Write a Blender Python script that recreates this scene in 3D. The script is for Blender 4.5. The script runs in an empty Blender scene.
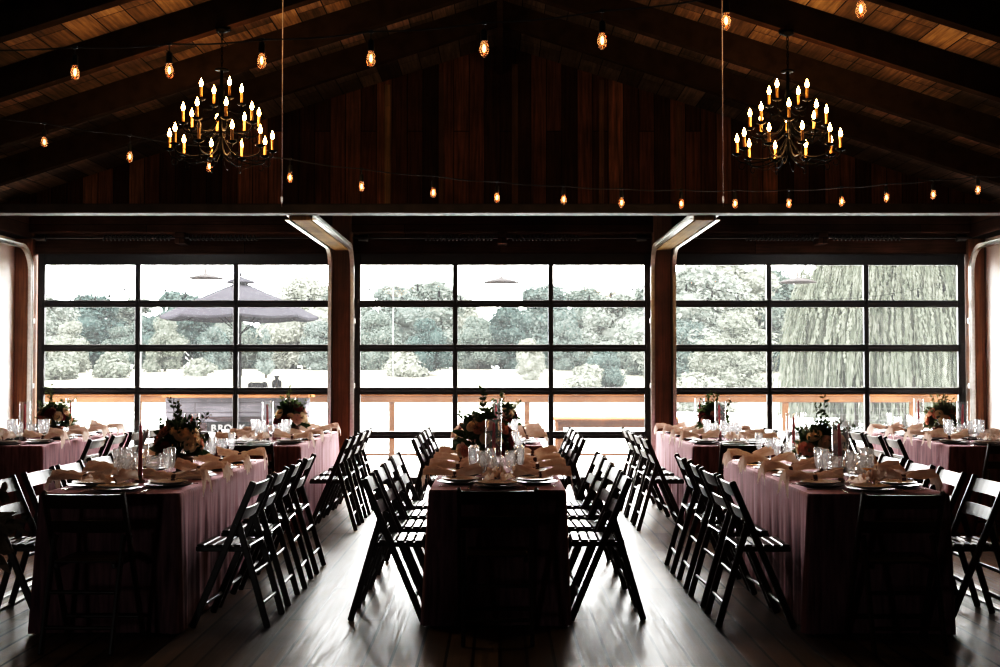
import bpy, math, random
from mathutils import Vector, Matrix, Euler
random.seed(7)
R = random.Random(11)
PI = math.pi
sc = bpy.context.scene
COL = sc.collection
F = 1180.0          # focal length in pixels at 1000 px
CAMZ = 1.45
HY = 368.0          # horizon row

def at(px, py, d):
    return Vector(((px-500.0)*d/F, d, CAMZ-(py-HY)*d/F))

# ------------------------------------------------------------------ materials
def nt(name):
    m = bpy.data.materials.new(name); m.use_nodes = True
    t = m.node_tree; b = t.nodes['Principled BSDF']
    return m, t, b

def setp(b, **k):
    for n, v in k.items():
        b.inputs[n].default_value = v

def c4(c): return (c[0], c[1], c[2], 1.0)

def ramp(t, stops, interp='LINEAR'):
    r = t.nodes.new('ShaderNodeValToRGB'); e = r.color_ramp.elements
    r.color_ramp.interpolation = interp
    while len(e) > 1: e.remove(e[-1])
    e[0].position = stops[0][0]; e[0].color = c4(stops[0][1])
    for p, c in stops[1:]:
        q = e.new(p); q.color = c4(c)
    return r

def plain(name, col, rough=.5, metal=0.0, var=0.0, scale=20, spec=.5, bump=0.0):
    m, t, b = nt(name)
    setp(b, Roughness=rough, Metallic=metal)
    b.inputs['Specular IOR Level'].default_value = spec
    n = t.nodes.new('ShaderNodeTexNoise'); n.inputs['Scale'].default_value = scale; n.inputs['Detail'].default_value = 4
    tc = t.nodes.new('ShaderNodeTexCoord'); t.links.new(tc.outputs['Object'], n.inputs['Vector'])
    lo = tuple(max(0, x*(1-var)) for x in col); hi = tuple(min(1, x*(1+var)) for x in col)
    r = ramp(t, [(.3, lo), (.7, hi)])
    t.links.new(n.outputs['Fac'], r.inputs['Fac']); t.links.new(r.outputs['Color'], b.inputs['Base Color'])
    if bump:
        bp = t.nodes.new('ShaderNodeBump'); bp.inputs['Strength'].default_value = bump; bp.inputs['Distance'].default_value = .01
        t.links.new(n.outputs['Fac'], bp.inputs['Height']); t.links.new(bp.outputs['Normal'], b.inputs['Normal'])
    return m

def planks(name, stops, along, across, length, width, gap, rough=(.3, .6), spec=.5, grain=(.5, 1.2), bump=.3, gapcol=(.004, .003, .003)):
    """boards from the brick texture: along/across are 'X','Y','Z' in world axes"""
    m, t, b = nt(name); L = t.links
    tc = t.nodes.new('ShaderNodeTexCoord'); sp = t.nodes.new('ShaderNodeSeparateXYZ'); L.new(tc.outputs['Object'], sp.inputs[0])
    cb = t.nodes.new('ShaderNodeCombineXYZ'); L.new(sp.outputs[along], cb.inputs[0]); L.new(sp.outputs[across], cb.inputs[1])
    br = t.nodes.new('ShaderNodeTexBrick'); br.offset = .37; br.offset_frequency = 3; br.squash = 1
    L.new(cb.outputs[0], br.inputs['Vector'])
    setp(br, Color1=(0, 0, 0, 1), Color2=(1, 1, 1, 1), Mortar=(0, 0, 0, 1), Scale=1.0)
    br.inputs['Mortar Size'].default_value = gap; br.inputs['Mortar Smooth'].default_value = .1
    br.inputs['Brick Width'].default_value = length; br.inputs['Row Height'].default_value = width
    # grain noise stretched along the boards
    mp = t.nodes.new('ShaderNodeCombineXYZ')
    m1 = t.nodes.new('ShaderNodeMath'); m1.operation = 'MULTIPLY'; m1.inputs[1].default_value = 2.2; L.new(sp.outputs[along], m1.inputs[0])
    m2 = t.nodes.new('ShaderNodeMath'); m2.operation = 'MULTIPLY'; m2.inputs[1].default_value = 45; L.new(sp.outputs[across], m2.inputs[0])
    m3 = t.nodes.new('ShaderNodeMath'); m3.operation = 'MULTIPLY'; m3.inputs[1].default_value = 13; L.new(br.outputs['Color'], m3.inputs[0])
    L.new(m1.outputs[0], mp.inputs[0]); L.new(m2.outputs[0], mp.inputs[1]); L.new(m3.outputs[0], mp.inputs[2])
    gn = t.nodes.new('ShaderNodeTexNoise'); gn.inputs['Scale'].default_value = 1; gn.inputs['Detail'].default_value = 6; gn.inputs['Roughness'].default_value = .65
    L.new(mp.outputs[0], gn.inputs['Vector'])
    big = t.nodes.new('ShaderNodeTexNoise'); big.inputs['Scale'].default_value = 2.3; big.inputs['Detail'].default_value = 5
    L.new(tc.outputs['Object'], big.inputs['Vector'])
    rc = ramp(t, stops); L.new(br.outputs['Color'], rc.inputs['Fac'])
    gr = ramp(t, [(.3, (grain[0],)*3), (.7, (grain[1],)*3)]); L.new(gn.outputs['Fac'], gr.inputs['Fac'])
    bg = ramp(t, [(.3, (.6,)*3), (.7, (1.25,)*3)]); L.new(big.outputs['Fac'], bg.inputs['Fac'])
    x1 = t.nodes.new('ShaderNodeMix'); x1.data_type = 'RGBA'; x1.blend_type = 'MULTIPLY'; x1.inputs[0].default_value = 1
    L.new(rc.outputs[0], x1.inputs[6]); L.new(gr.outputs[0], x1.inputs[7])
    x2 = t.nodes.new('ShaderNodeMix'); x2.data_type = 'RGBA'; x2.blend_type = 'MULTIPLY'; x2.inputs[0].default_value = 1
    L.new(x1.outputs[2], x2.inputs[6]); L.new(bg.outputs[0], x2.inputs[7])
    x3 = t.nodes.new('ShaderNodeMix'); x3.data_type = 'RGBA'; L.new(br.outputs['Fac'], x3.inputs[0])
    L.new(x2.outputs[2], x3.inputs[6]); x3.inputs[7].default_value = c4(gapcol)
    L.new(x3.outputs[2], b.inputs['Base Color'])
    rr = t.nodes.new('ShaderNodeMapRange'); rr.inputs[1].default_value = .3; rr.inputs[2].default_value = .7
    rr.inputs[3].default_value = rough[0]; rr.inputs[4].default_value = rough[1]
    L.new(gn.outputs['Fac'], rr.inputs[0]); L.new(rr.outputs[0], b.inputs['Roughness'])
    b.inputs['Specular IOR Level'].default_value = spec
    sb = t.nodes.new('ShaderNodeMath'); sb.operation = 'SUBTRACT'; L.new(gn.outputs['Fac'], sb.inputs[0]); L.new(br.outputs['Fac'], sb.inputs[1])
    bp = t.nodes.new('ShaderNodeBump'); bp.inputs['Strength'].default_value = bump; bp.inputs['Distance'].default_value = .004
    L.new(sb.outputs[0], bp.inputs['Height']); L.new(bp.outputs['Normal'], b.inputs['Normal'])
    return m

def emit(name, col, strength):
    m = bpy.data.materials.new(name); m.use_nodes = True; t = m.node_tree
    t.nodes.remove(t.nodes['Principled BSDF'])
    e = t.nodes.new('ShaderNodeEmission'); e.inputs[0].default_value = c4(col); e.inputs[1].default_value = strength
    t.links.new(e.outputs[0], t.nodes['Material Output'].inputs[0])
    return m

def glassy(name, tint=(1, 1, 1), lo=.04, hi=.75, power=2.0, rough=.03, milk=0.0, edge=(1, 1, 1)):
    """thin clear glass: transparent face on, mirror-like at the edges"""
    m = bpy.data.materials.new(name); m.use_nodes = True; t = m.node_tree; L = t.links
    t.nodes.remove(t.nodes['Principled BSDF'])
    tr = t.nodes.new('ShaderNodeBsdfTransparent'); tr.inputs[0].default_value = c4(tint)
    gl = t.nodes.new('ShaderNodeBsdfGlossy'); gl.inputs['Roughness'].default_value = rough; gl.inputs[0].default_value = c4(edge)
    lw = t.nodes.new('ShaderNodeLayerWeight'); lw.inputs[0].default_value = .5
    pw = t.nodes.new('ShaderNodeMath'); pw.operation = 'POWER'; pw.inputs[1].default_value = power; L.new(lw.outputs['Facing'], pw.inputs[0])
    mr = t.nodes.new('ShaderNodeMapRange'); mr.inputs[3].default_value = lo; mr.inputs[4].default_value = hi; L.new(pw.outputs[0], mr.inputs[0])
    mx = t.nodes.new('ShaderNodeMixShader'); L.new(mr.outputs[0], mx.inputs[0]); L.new(tr.outputs[0], mx.inputs[1]); L.new(gl.outputs[0], mx.inputs[2])
    out = mx
    if milk:
        df = t.nodes.new('ShaderNodeBsdfTranslucent'); df.inputs[0].default_value = (.95, .95, .97, 1)
        m2 = t.nodes.new('ShaderNodeMixShader'); m2.inputs[0].default_value = milk
        L.new(mx.outputs[0], m2.inputs[1]); L.new(df.outputs[0], m2.inputs[2]); out = m2
    L.new(out.outputs[0], t.nodes['Material Output'].inputs[0])
    return m

def leafmat(name, cols, trans=.35, scale=.9):
    m = bpy.data.materials.new(name); m.use_nodes = True; t = m.node_tree; L = t.links
    t.nodes.remove(t.nodes['Principled BSDF'])
    tc = t.nodes.new('ShaderNodeTexCoord'); n = t.nodes.new('ShaderNodeTexNoise'); n.inputs['Scale'].default_value = scale; n.inputs['Detail'].default_value = 6
    L.new(tc.outputs['Object'], n.inputs['Vector'])
    oi = t.nodes.new('ShaderNodeObjectInfo')
    ad = t.nodes.new('ShaderNodeMath'); ad.operation = 'MULTIPLY_ADD'; ad.inputs[1].default_value = .35; L.new(oi.outputs['Random'], ad.inputs[0]); L.new(n.outputs['Fac'], ad.inputs[2])
    k = len(cols)
    rp = ramp(t, [(.4+.5*i/(k-1), c) for i, c in enumerate(cols)]); L.new(ad.outputs[0], rp.inputs[0])
    d = t.nodes.new('ShaderNodeBsdfDiffuse'); L.new(rp.outputs[0], d.inputs[0])
    q = t.nodes.new('ShaderNodeBsdfTranslucent'); L.new(rp.outputs[0], q.inputs[0])
    mx = t.nodes.new('ShaderNodeMixShader'); mx.inputs[0].default_value = trans
    L.new(d.outputs[0], mx.inputs[1]); L.new(q.outputs[0], mx.inputs[2]); L.new(mx.outputs[0], t.nodes['Material Output'].inputs[0])
    return m

M = {}
M['floor'] = planks('floor_boards', [(0, (.070, .047, .032)), (.5, (.165, .117, .083)), (1, (.27, .20, .15))], 'Y', 'X', 2.6, .135, .0085, rough=(.31, .54), spec=.42, bump=.15, grain=(.38, 1.3))
M['side_floor'] = planks('side_floor_boards', [(0, (0.1950, 0.0975, 0.0520)), (1, (0.2860, 0.1495, 0.0845))], 'Y', 'X', 2.6, .135, .003, rough=(.3, .55), spec=.5, bump=.4)
M['deck'] = planks('ceiling_boards', [(0, (.09, .065, .045)), (.4, (.17, .125, .085)), (.75, (.27, .20, .135)), (1, (.40, .30, .20))], 'Y', 'X', 1.1, .19, .004, rough=(.6, .9), spec=.1, grain=(.35, 1.3))
M['gable'] = planks('gable_boards', [(0, (.035, .015, .010)), (.45, (.11, .042, .024)), (.75, (.20, .08, .045)), (.93, (.32, .15, .08)), (1, (.50, .34, .17))], 'Z', 'X', 2.3, .15, .004, rough=(.6, .9), spec=.1, grain=(.25, 1.3))
M['header'] = planks('header_boards', [(0, (.038, .018, .012)), (1, (.10, .046, .028))], 'X', 'Z', 3.2, .17, .004, rough=(.65, .9), spec=.1)
M['post'] = planks('post_timber', [(0, (0.1500, 0.0675, 0.0360)), (1, (0.2550, 0.1200, 0.0630))], 'Z', 'X', 6, .4, .0005, rough=(.5, .8), spec=.3)
M['rafter'] = plain('rafter_timber', (.042, .024, .015), .9, var=.3, scale=8, spec=.0)
M['shiplap'] = plain('white_shiplap', (.86, .80, .77), .5, var=.03)
M['darkwall'] = planks('dark_wall_boards', [(0, (.02, .012, .008)), (1, (.05, .03, .02))], 'Z', 'X', 3, .2, .004, rough=(.7, .9))
M['beam'] = plain('dark_beam', (.06, .045, .038), .6, var=.3, scale=8)
M['frame'] = plain('black_door_frame', (.012, .012, .013), .42, var=.2)
M['steel'] = plain('galvanised_steel', (.50, .49, .47), .34, metal=1, var=.12, scale=30)
M['rodsteel'] = plain('weathered_rod', (.30, .25, .22), .6, metal=0, var=.2)
M['darksteel'] = plain('dark_steel', (.05, .05, .05), .4, metal=1, var=.2)
M['chair'] = plain('dark_stained_wood', (.022, .011, .008), .33, var=.35, scale=25, spec=.42)
M['cloth'] = None
M['napkin'] = None
M['glass'] = glassy('table_glass', lo=.06, hi=.85, power=1.6, rough=.06, milk=.12)
M['cyl'] = glassy('cylinder_glass', lo=.015, hi=.7, power=3.2, rough=.02, milk=.02)
M['pane'] = glassy('window_glass', tint=(.97, .98, .98), lo=.004, hi=.5, power=4.0, rough=.0, milk=.006)  # outdoor haze put into the panes as a faint milky veil
M['plate'] = plain('stoneware_plate', (.55, .50, .47), .3, var=.06)
M['charger'] = plain('pewter_charger', (.10, .08, .075), .3, metal=.6, var=.15)
M['silver'] = plain('flatware_silver', (.75, .73, .70), .2, metal=1, var=.05)
M['wick'] = plain('candle_wick', (.03, .025, .02), .9)
M['iron'] = plain('black_iron', (.0010, .0010, .0010), .4, var=.2, spec=.03)
M['tube'] = plain('cream_candle_sleeve', (.85, .48, .18), .5, var=.08)
M['bulb'] = emit('warm_flame_bulb', (1.0, .60, .22), 42)
M['bulb_dead'] = plain('unlit_bulb', (.5, .4, .3), .15, var=.05)
M['filament'] = emit('glowing_filament', (1.0, .50, .20), 22)
M['bulbglass'] = glassy('amber_bulb_glass', tint=(1, .55, .30), lo=.05, hi=.7, power=2.0, rough=.10, milk=.12, edge=(1, .5, .3))
M['cable'] = plain('black_cable', (.010, .010, .010), .5, var=.1)
M['leaf'] = leafmat('dark_table_leaves', [(.022, .035, .016), (.05, .075, .03), (.11, .13, .06)], .3, 14)
M['leafpale'] = leafmat('sage_leaves', [(.10, .12, .075), (.2, .22, .14)], .3, 14)
M['stem'] = plain('brown_stem', (.05, .035, .025), .7, var=.2)
M['berry'] = plain('pale_buds', (.45, .36, .27), .6, var=.2)
M['bowl'] = plain('bronze_bowl', (.13, .055, .035), .35, metal=.4, var=.2)
M['yellow'] = plain('yellow_petals', (.75, .38, .05), .6, var=.15)
M['tie'] = plain('dark_ribbon', (.09, .03, .035), .6, var=.1)
M['letter'] = plain('white_letter_paint', (.21, .205, .20), .7, var=.03, spec=.0)
M['card'] = plain('mauve_card', (.42, .19, .22), .7, var=.05)
M['tablewood'] = plain('table_plywood', (.30, .20, .12), .6, var=.2)
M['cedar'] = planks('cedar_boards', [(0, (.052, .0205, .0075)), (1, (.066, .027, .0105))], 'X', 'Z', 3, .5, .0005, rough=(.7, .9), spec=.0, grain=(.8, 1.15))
M['cedar_lightened'] = planks('lightened_cedar_boards', [(0, (.13, .050, .019)), (1, (.165, .068, .027))], 'X', 'Z', 3, .5, .0005, rough=(.7, .9), spec=.0, grain=(.8, 1.15))  # cedar copy, colour lightened to offset the shade beside the building
M['weathered'] = planks('weathered_grey_boards', [(0, (.060, .055, .064)), (1, (.088, .081, .094))], 'X', 'Z', 1.6, .14, .004, rough=(.8, .95), spec=.0)
M['redwood'] = planks('red_brown_boards', [(0, (.034, .020, .022)), (1, (.055, .033, .035))], 'X', 'Z', 1.6, .14, .004, rough=(.8, .95), spec=.0)
M['outdeck'] = planks('outdoor_decking', [(0, (.17, .155, .14)), (1, (.23, .215, .20))], 'X', 'Y', 3, .14, .006, rough=(.7, .9), spec=.1, gapcol=(.08, .07, .06))
M['canvas'] = plain('grey_canvas', (.0138, .0132, .0156), .95, var=.08, scale=6, spec=.0)
M['blackmetal'] = plain('black_metal', (.015, .015, .017), .4, var=.1)
M['outblack'] = plain('matt_black_metal', (.0016, .0016, .0018), .8, var=.1, spec=.0)
M['wire'] = plain('fence_wire', (.05, .05, .05), .6, spec=.0)
M['water'] = plain('pond_water', (.55, .60, .60), .08, var=.05, scale=.2, spec=.9)
M['grass'] = plain('field_grass', (.105, .10, .080), .95, var=.22, scale=.12, spec=.0)
M['bank'] = plain('bank_soil', (.30, .28, .20), .95, var=.3, scale=.6)
M['bark'] = plain('tree_bark', (.02, .018, .015), .9, var=.3, scale=2, spec=.0)
M['white_post'] = plain('white_painted_pole', (.075, .075, .075), .6, var=.03, spec=.0)
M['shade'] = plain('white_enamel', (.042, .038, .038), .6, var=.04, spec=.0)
M['tree_a'] = leafmat('tree_leaves_sage', [(.020, .028, .025), (.045, .054, .047), (.080, .087, .076)], .3, 2.2)
M['tree_b'] = leafmat('tree_leaves_blue_green', [(.012, .020, .019), (.027, .037, .034), (.052, .061, .055)], .3, 2.2)
M['tree_c'] = leafmat('tree_leaves_pale', [(.038, .044, .036), (.068, .073, .060), (.10, .105, .088)], .3, 2.2)
M['willow'] = leafmat('willow_leaves', [(.017, .020, .015), (.036, .039, .030), (.060, .062, .050)], .35, 1.5)
M['frond'] = leafmat('dried_fronds', [(.012, .010, .010), (.03, .022, .018), (.14, .10, .075)], .2, 9)

def clothmat():
    m, t, b = nt('mauve_velvet'); L = t.links
    tc = t.nodes.new('ShaderNodeTexCoord')
    mp = t.nodes.new('ShaderNodeMapping'); mp.inputs['Scale'].default_value = (38, 38, 4); L.new(tc.outputs['Object'], mp.inputs[0])
    n = t.nodes.new('ShaderNodeTexNoise'); n.inputs['Scale'].default_value = 1; n.inputs['Detail'].default_value = 5; L.new(mp.outputs[0], n.inputs['Vector'])
    r = ramp(t, [(.32, (.075, .026, .034)), (.68, (.29, .125, .145))]); L.new(n.outputs['Fac'], r.inputs[0]); L.new(r.outputs[0], b.inputs['Base Color'])
    setp(b, Roughness=.75); b.inputs['Sheen Weight'].default_value = .75; b.inputs['Sheen Roughness'].default_value = .35
    b.inputs['Sheen Tint'].default_value = (1, .66, .72, 1); b.inputs['Specular IOR Level'].default_value = .15
    bp = t.nodes.new('ShaderNodeBump'); bp.inputs['Strength'].default_value = .25; bp.inputs['Distance'].default_value = .004
    L.new(n.outputs['Fac'], bp.inputs['Height']); L.new(bp.outputs[0], b.inputs['Normal'])
    return m
M['cloth'] = clothmat()

def napmat(name, a, c, trans=.5, scale=22):
    m = bpy.data.materials.new(name); m.use_nodes = True; t = m.node_tree; L = t.links
    t.nodes.remove(t.nodes['Principled BSDF'])
    n = t.nodes.new('ShaderNodeTexNoise'); n.inputs['Scale'].default_value = scale; n.inputs['Detail'].default_value = 4
    tc = t.nodes.new('ShaderNodeTexCoord'); L.new(tc.outputs['Object'], n.inputs[0])
    r = ramp(t, [(.35, a), (.65, c)]); L.new(n.outputs['Fac'], r.inputs[0])
    df = t.nodes.new('ShaderNodeBsdfDiffuse'); tl = t.nodes.new('ShaderNodeBsdfTranslucent')
    L.new(r.outputs[0], df.inputs[0]); L.new(r.outputs[0], tl.inputs[0])
    mx = t.nodes.new('ShaderNodeMixShader'); mx.inputs[0].default_value = trans
    L.new(df.outputs[0], mx.inputs[1]); L.new(tl.outputs[0], mx.inputs[2]); L.new(mx.outputs[0], t.nodes['Material Output'].inputs[0])
    return m
M['napkin'] = napmat('blush_gauze', (.78, .62, .54), (.90, .79, .72))
M['candle'] = napmat('dusty_rose_wax', (.50, .085, .10), (.62, .13, .15), .4, 6)
M['rose_cream'] = napmat('cream_petals', (.86, .70, .52), (.94, .83, .67), .5, 40)
M['rose_peach'] = napmat('peach_petals', (.70, .33, .25), (.80, .46, .36), .5, 40)
M['rose_wine'] = napmat('burgundy_petals', (.16, .02, .028), (.28, .045, .055), .5, 40)
M['rose_blush'] = napmat('blush_petals', (.82, .58, .52), (.90, .70, .64), .5, 40)

# ------------------------------------------------------------------ mesh builder
class MB:
    def __init__(s): s.v = []; s.f = []; s.sm = []
    def add(s, vs, fs, smooth=False):
        o = len(s.v); s.v += [tuple(x) for x in vs]
        for f in fs: s.f.append(tuple(i+o for i in f)); s.sm.append(smooth)
    def box(s, x0, x1, y0, y1, z0, z1, mat=None):
        vs = [Vector((x, y, z)) for z in (z0, z1) for y in (y0, y1) for x in (x0, x1)]
        if mat is not None: vs = [mat @ v for v in vs]
        s.add(vs, [(0, 2, 3, 1), (4, 5, 7, 6), (0, 1, 5, 4), (2, 6, 7, 3), (0, 4, 6, 2), (1, 3, 7, 5)])
    def bevbox(s, x0, x1, y0, y1, z0, z1, b=.004, mat=None):
        vs = []; 
        for z, ins in ((z0, b), (z0+b, 0), (z1-b, 0), (z1, b)):
            X0, X1, Y0, Y1 = x0+ins, x1-ins, y0+ins, y1-ins
            c = b if ins == 0 else b*.6
            vs += [Vector(p) for p in ((X0+c, Y0, z), (X1-c, Y0, z), (X1, Y0+c, z), (X1, Y1-c, z), (X1-c, Y1, z), (X0+c, Y1, z), (X0, Y1-c, z), (X0, Y0+c, z))]
        if mat is not None: vs = [mat @ v for v in vs]
        fs = [tuple(range(7, -1, -1)), tuple(range(24, 32))]
        for k in range(3):
            for i in range(8): fs.append((k*8+i, k*8+(i+1) % 8, k*8+8+(i+1) % 8, k*8+8+i))
        s.add(vs, fs)
    def bar(s, a, b, w, h, up=Vector((1, 0, 0)), bev=.004):
        """bar from a to b: w across 'up', h along 'up'"""
        a = Vector(a); b = Vector(b); d = (b-a); L = d.length; d.normalize()
        u = (up - d*up.dot(d)).normalized(); w_ = d.cross(u)
        m = Matrix((w_, u, d)).transposed().to_4x4(); m.translation = a
        s.bevbox(-w/2, w/2, -h/2, h/2, 0, L, bev, m)
    def tube(s, pts, r, n=8, caps=True, smooth=True):
        pts = [Vector(p) for p in pts]; k = len(pts)
        rs = r if isinstance(r, (list, tuple)) else [r]*k
        vs = []; ref = None
        for i in range(k):
            t = (pts[min(i+1, k-1)] - pts[max(i-1, 0)])
            if t.length < 1e-9: t = Vector((0, 0, 1))
            t.normalize()
            if ref is None:
                ref = Vector((1, 0, 0)) if abs(t.x) < .8 else Vector((0, 1, 0))
            u = (ref - t*ref.dot(t))
            if u.length < 1e-6: u = t.orthogonal()
            u.normalize(); w = t.cross(u); ref = u
            for j in range(n):
                a = 2*PI*j/n; vs.append(pts[i] + (u*math.cos(a)+w*math.sin(a))*rs[i])
        fs = []
        for i in range(k-1):
            for j in range(n):
                fs.append((i*n+j, i*n+(j+1) % n, (i+1)*n+(j+1) % n, (i+1)*n+j))
        s.add(vs, fs, smooth)
        if caps:
            s.add(vs[:n], [tuple(range(n-1, -1, -1))]); s.add(vs[-n:], [tuple(range(n))])
    def lathe(s, prof, n=16, c=(0, 0, 0), smooth=True, flute=0.0, squash=1.0):
        vs = []; k = len(prof)
        for i, (r, z) in enumerate(prof):
            for j in range(n):
                a = 2*PI*j/n; q = r*(1+flute*(1 if (i+j) % 2 else -1))
                vs.append((c[0]+q*math.cos(a), c[1]+q*math.sin(a)*squash, c[2]+z))
        fs = []
        for i in range(k-1):
            for j in range(n):
                fs.append((i*n+j, i*n+(j+1) % n, (i+1)*n+(j+1) % n, (i+1)*n+j))
        s.add(vs, fs, smooth)
    def quad(s, c, u, v, smooth=False):
        s.add([c-u-v, c+u-v, c+u+v, c-u+v], [(0, 1, 2, 3)], smooth)
    def leaf(s, base, d, n, L, W):
        """pointed leaf folded along its midrib"""
        d = d.normalized(); sd = d.cross(n)
        if sd.length < 1e-5: sd = d.orthogonal()
        sd.normalize(); up = sd.cross(d)
        p = [base, base+d*L*.35+sd*W+up*W*.3, base+d*L*.72+sd*W*.75+up*W*.1, base+d*L-up*L*.12,
             base+d*L*.72-sd*W*.75+up*W*.1, base+d*L*.35-sd*W+up*W*.3, base+d*L*.4, base+d*L*.72]
        s.add(p, [(0, 1, 6), (1, 2, 7, 6), (2, 3, 7), (3, 4, 7), (4, 5, 6, 7), (5, 0, 6)], True)
    def mesh(s, name, mat):
        me = bpy.data.meshes.new(name); me.from_pydata(s.v, [], s.f)
        me.polygons.foreach_set('use_smooth', s.sm); me.materials.append(mat); me.update()
        return me
    def build(s, name, mat, parent=None, loc=None):
        o = bpy.data.objects.new(name, s.mesh(name, mat)); COL.objects.link(o)
        if parent is not None: o.parent = parent
        if loc is not None: o.location = loc
        return o

def inst(name, me, parent=None, loc=(0, 0, 0), rot=(0, 0, 0), scale=None):
    o = bpy.data.objects.new(name, me); COL.objects.link(o)
    o.parent = parent; o.location = loc; o.rotation_euler = rot
    if scale is not None: o.scale = (scale,)*3 if isinstance(scale, (int, float)) else scale
    return o

def tag(o, label, cat, group=None, kind=None):
    o['label'] = label; o['category'] = cat
    if group: o['group'] = group
    if kind: o['kind'] = kind
    return o

def thing(name, label, cat, loc=(0, 0, 0), rz=0, group=None):
    o = bpy.data.objects.new(name, None); COL.objects.link(o); o.empty_display_size = .1
    o.location = loc; o.rotation_euler = (0, 0, rz)
    return tag(o, label, cat, group)

def structure(name, mb, mat, parent=None):
    o = mb.build(name, mat, parent)
    if parent is None: o['kind'] = 'structure'
    return o

def copy_tree(o, parent=None):
    c = o.copy(); COL.objects.link(c); c.parent = parent
    for ch in list(o.children): copy_tree(ch, c)
    return c

# ------------------------------------------------------------------ room shell
WALLX = 6.06; WY = 14.75; BY = 11.4; BACK = -4.0
APEX = 4.60; SL = .322
SPLIT = 3.17
b = MB(); b.box(-SPLIT, SPLIT, BACK, WY+.15, -.1, 0); structure('floor', b, M['floor'])
for s, nm in ((-1, 'floor_left'), (1, 'floor_right')):
    b = MB(); x0, x1 = sorted((s*SPLIT, s*WALLX)); b.box(x0, x1, BACK, WY+.15, -.1, 0); structure(nm, b, M['side_floor'])
    b = MB()
    for xx in (2.98, 3.12):
        q0, q1 = sorted((s*xx, s*(xx+.045))); b.bevbox(q0, q1, BACK+.1, WY-.3, 0, .014, .004)
    structure('trim_%d' % (1 if s < 0 else 2), b, M['steel'])
# side walls
for s, nm in ((-1, 'wall_left'), (1, 'wall_right')):
    b = MB(); x0, x1 = sorted((s*WALLX, s*(WALLX+.15))); b.box(x0, x1, 12.6, WY+.15, 0, 3.62); structure(nm, b, M['shiplap'])
    b = MB(); b.box(x0, x1, BACK, 12.6, 0, 3.62); structure(nm+'_rear', b, M['darkwall'])  # unseen rear stretch, coloured dark to cut bounce light
    b = MB(); x0, x1 = sorted((s*(WALLX-.22), s*WALLX)); b.bevbox(x0, x1, BY+.1, WY, 3.06, 3.34, .01); structure('trim_%d' % (3 if s < 0 else 4), b, M['header'])
b = MB(); b.box(-WALLX-.15, -4.7, BACK-.15, BACK, 0, 5.2); b.box(-4.1, WALLX+.15, BACK-.15, BACK, 0, 5.2); b.box(-4.7, -4.1, BACK-.15, BACK, 1.95, 5.2); b.box(-4.7, -4.1, BACK-.15, BACK, 0, 1.15); structure('wall_back', b, M['darkwall'])  # small opening added behind the camera to let in fill light
b = MB(); b.box(-6, 6, BACK-6, BACK-.15, -.1, -.03); structure('ground_back', b, M['outdeck'])
# roof deck, two slopes
for s, nm in ((-1, 'ceiling_left'), (1, 'ceiling_right')):
    b = MB(); xe = WALLX+.1; ze = APEX-SL*xe
    p = [(0, BACK, APEX), (s*xe, BACK, ze), (s*xe, BY+.1, ze), (0, BY+.1, APEX)]
    q = [(x, y, z+.12) for x, y, z in p]
    b.add(p+q, [(0, 1, 2, 3), (7, 6, 5, 4), (0, 4, 5, 1), (1, 5, 6, 2), (2, 6, 7, 3), (3, 7, 4, 0)])
    structure(nm, b, M['deck'])
# rafters
RD = .21; RT = .09
k = 0
for d in (10.0, 9.0, 8.0, 7.0, 6.0, 5.0, 4.0, 3.0, 2.0, 1.0, 0, -1, -2, -3):
    for s in (-1, 1):
        b = MB(); xe = WALLX-.01
        vs = [(s*x, y, z) for y in (d, d+RT) for (x, z) in ((.025, APEX-SL*.025), (xe, APEX-SL*xe), (xe, APEX-SL*xe-RD), (.025, APEX-SL*.025-RD))]
        b.add(vs, [(0, 1, 2, 3), (7, 6, 5, 4), (0, 4, 5, 1), (1, 5, 6, 2), (2, 6, 7, 3), (3, 7, 4, 0)])
        k += 1; structure('rafter_%d' % k, b, M['rafter'])
b = MB(); b.bevbox(-.024, .024, BACK, BY, APEX-.30, APEX-.02, .003); structure('trim_5', b, M['rafter'])
# gable wall above the beam (boards), with reaching-down ends so no sky leaks over the eaves
b = MB()
xs = [-6.12, -4.95, -4.8, 0, 4.8, 4.95, 6.12]
top = [3.62, 3.62, APEX-SL*4.8+.1, APEX+.1, APEX-SL*4.8+.1, 3.62, 3.62]
bot = [2.55, 2.98, 3.0, 3.0, 3.0, 2.98, 2.55]
vs = []
for y in (BY, BY+.06):
    for x, z in zip(xs, bot): vs.append((x, y, z))
    for x, z in zip(xs, top): vs.append((x, y, z))
fs = []
for i in range(6):
    fs.append((i, i+1, i+8, i+7)); fs.append((14+i+1, 14+i, 14+i+7, 14+i+8))
    fs.append((i+1, i, 14+i, 14+i+1)); fs.append((7+i, 7+i+1, 21+i+1, 21+i))
b.add(vs, fs); structure('wall_gable', b, M['gable'])
b = MB(); b.bevbox(-WALLX, WALLX, BY-.10, BY+.12, 2.94, 3.03, .008); structure('trim_6', b, M['beam'])
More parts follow.
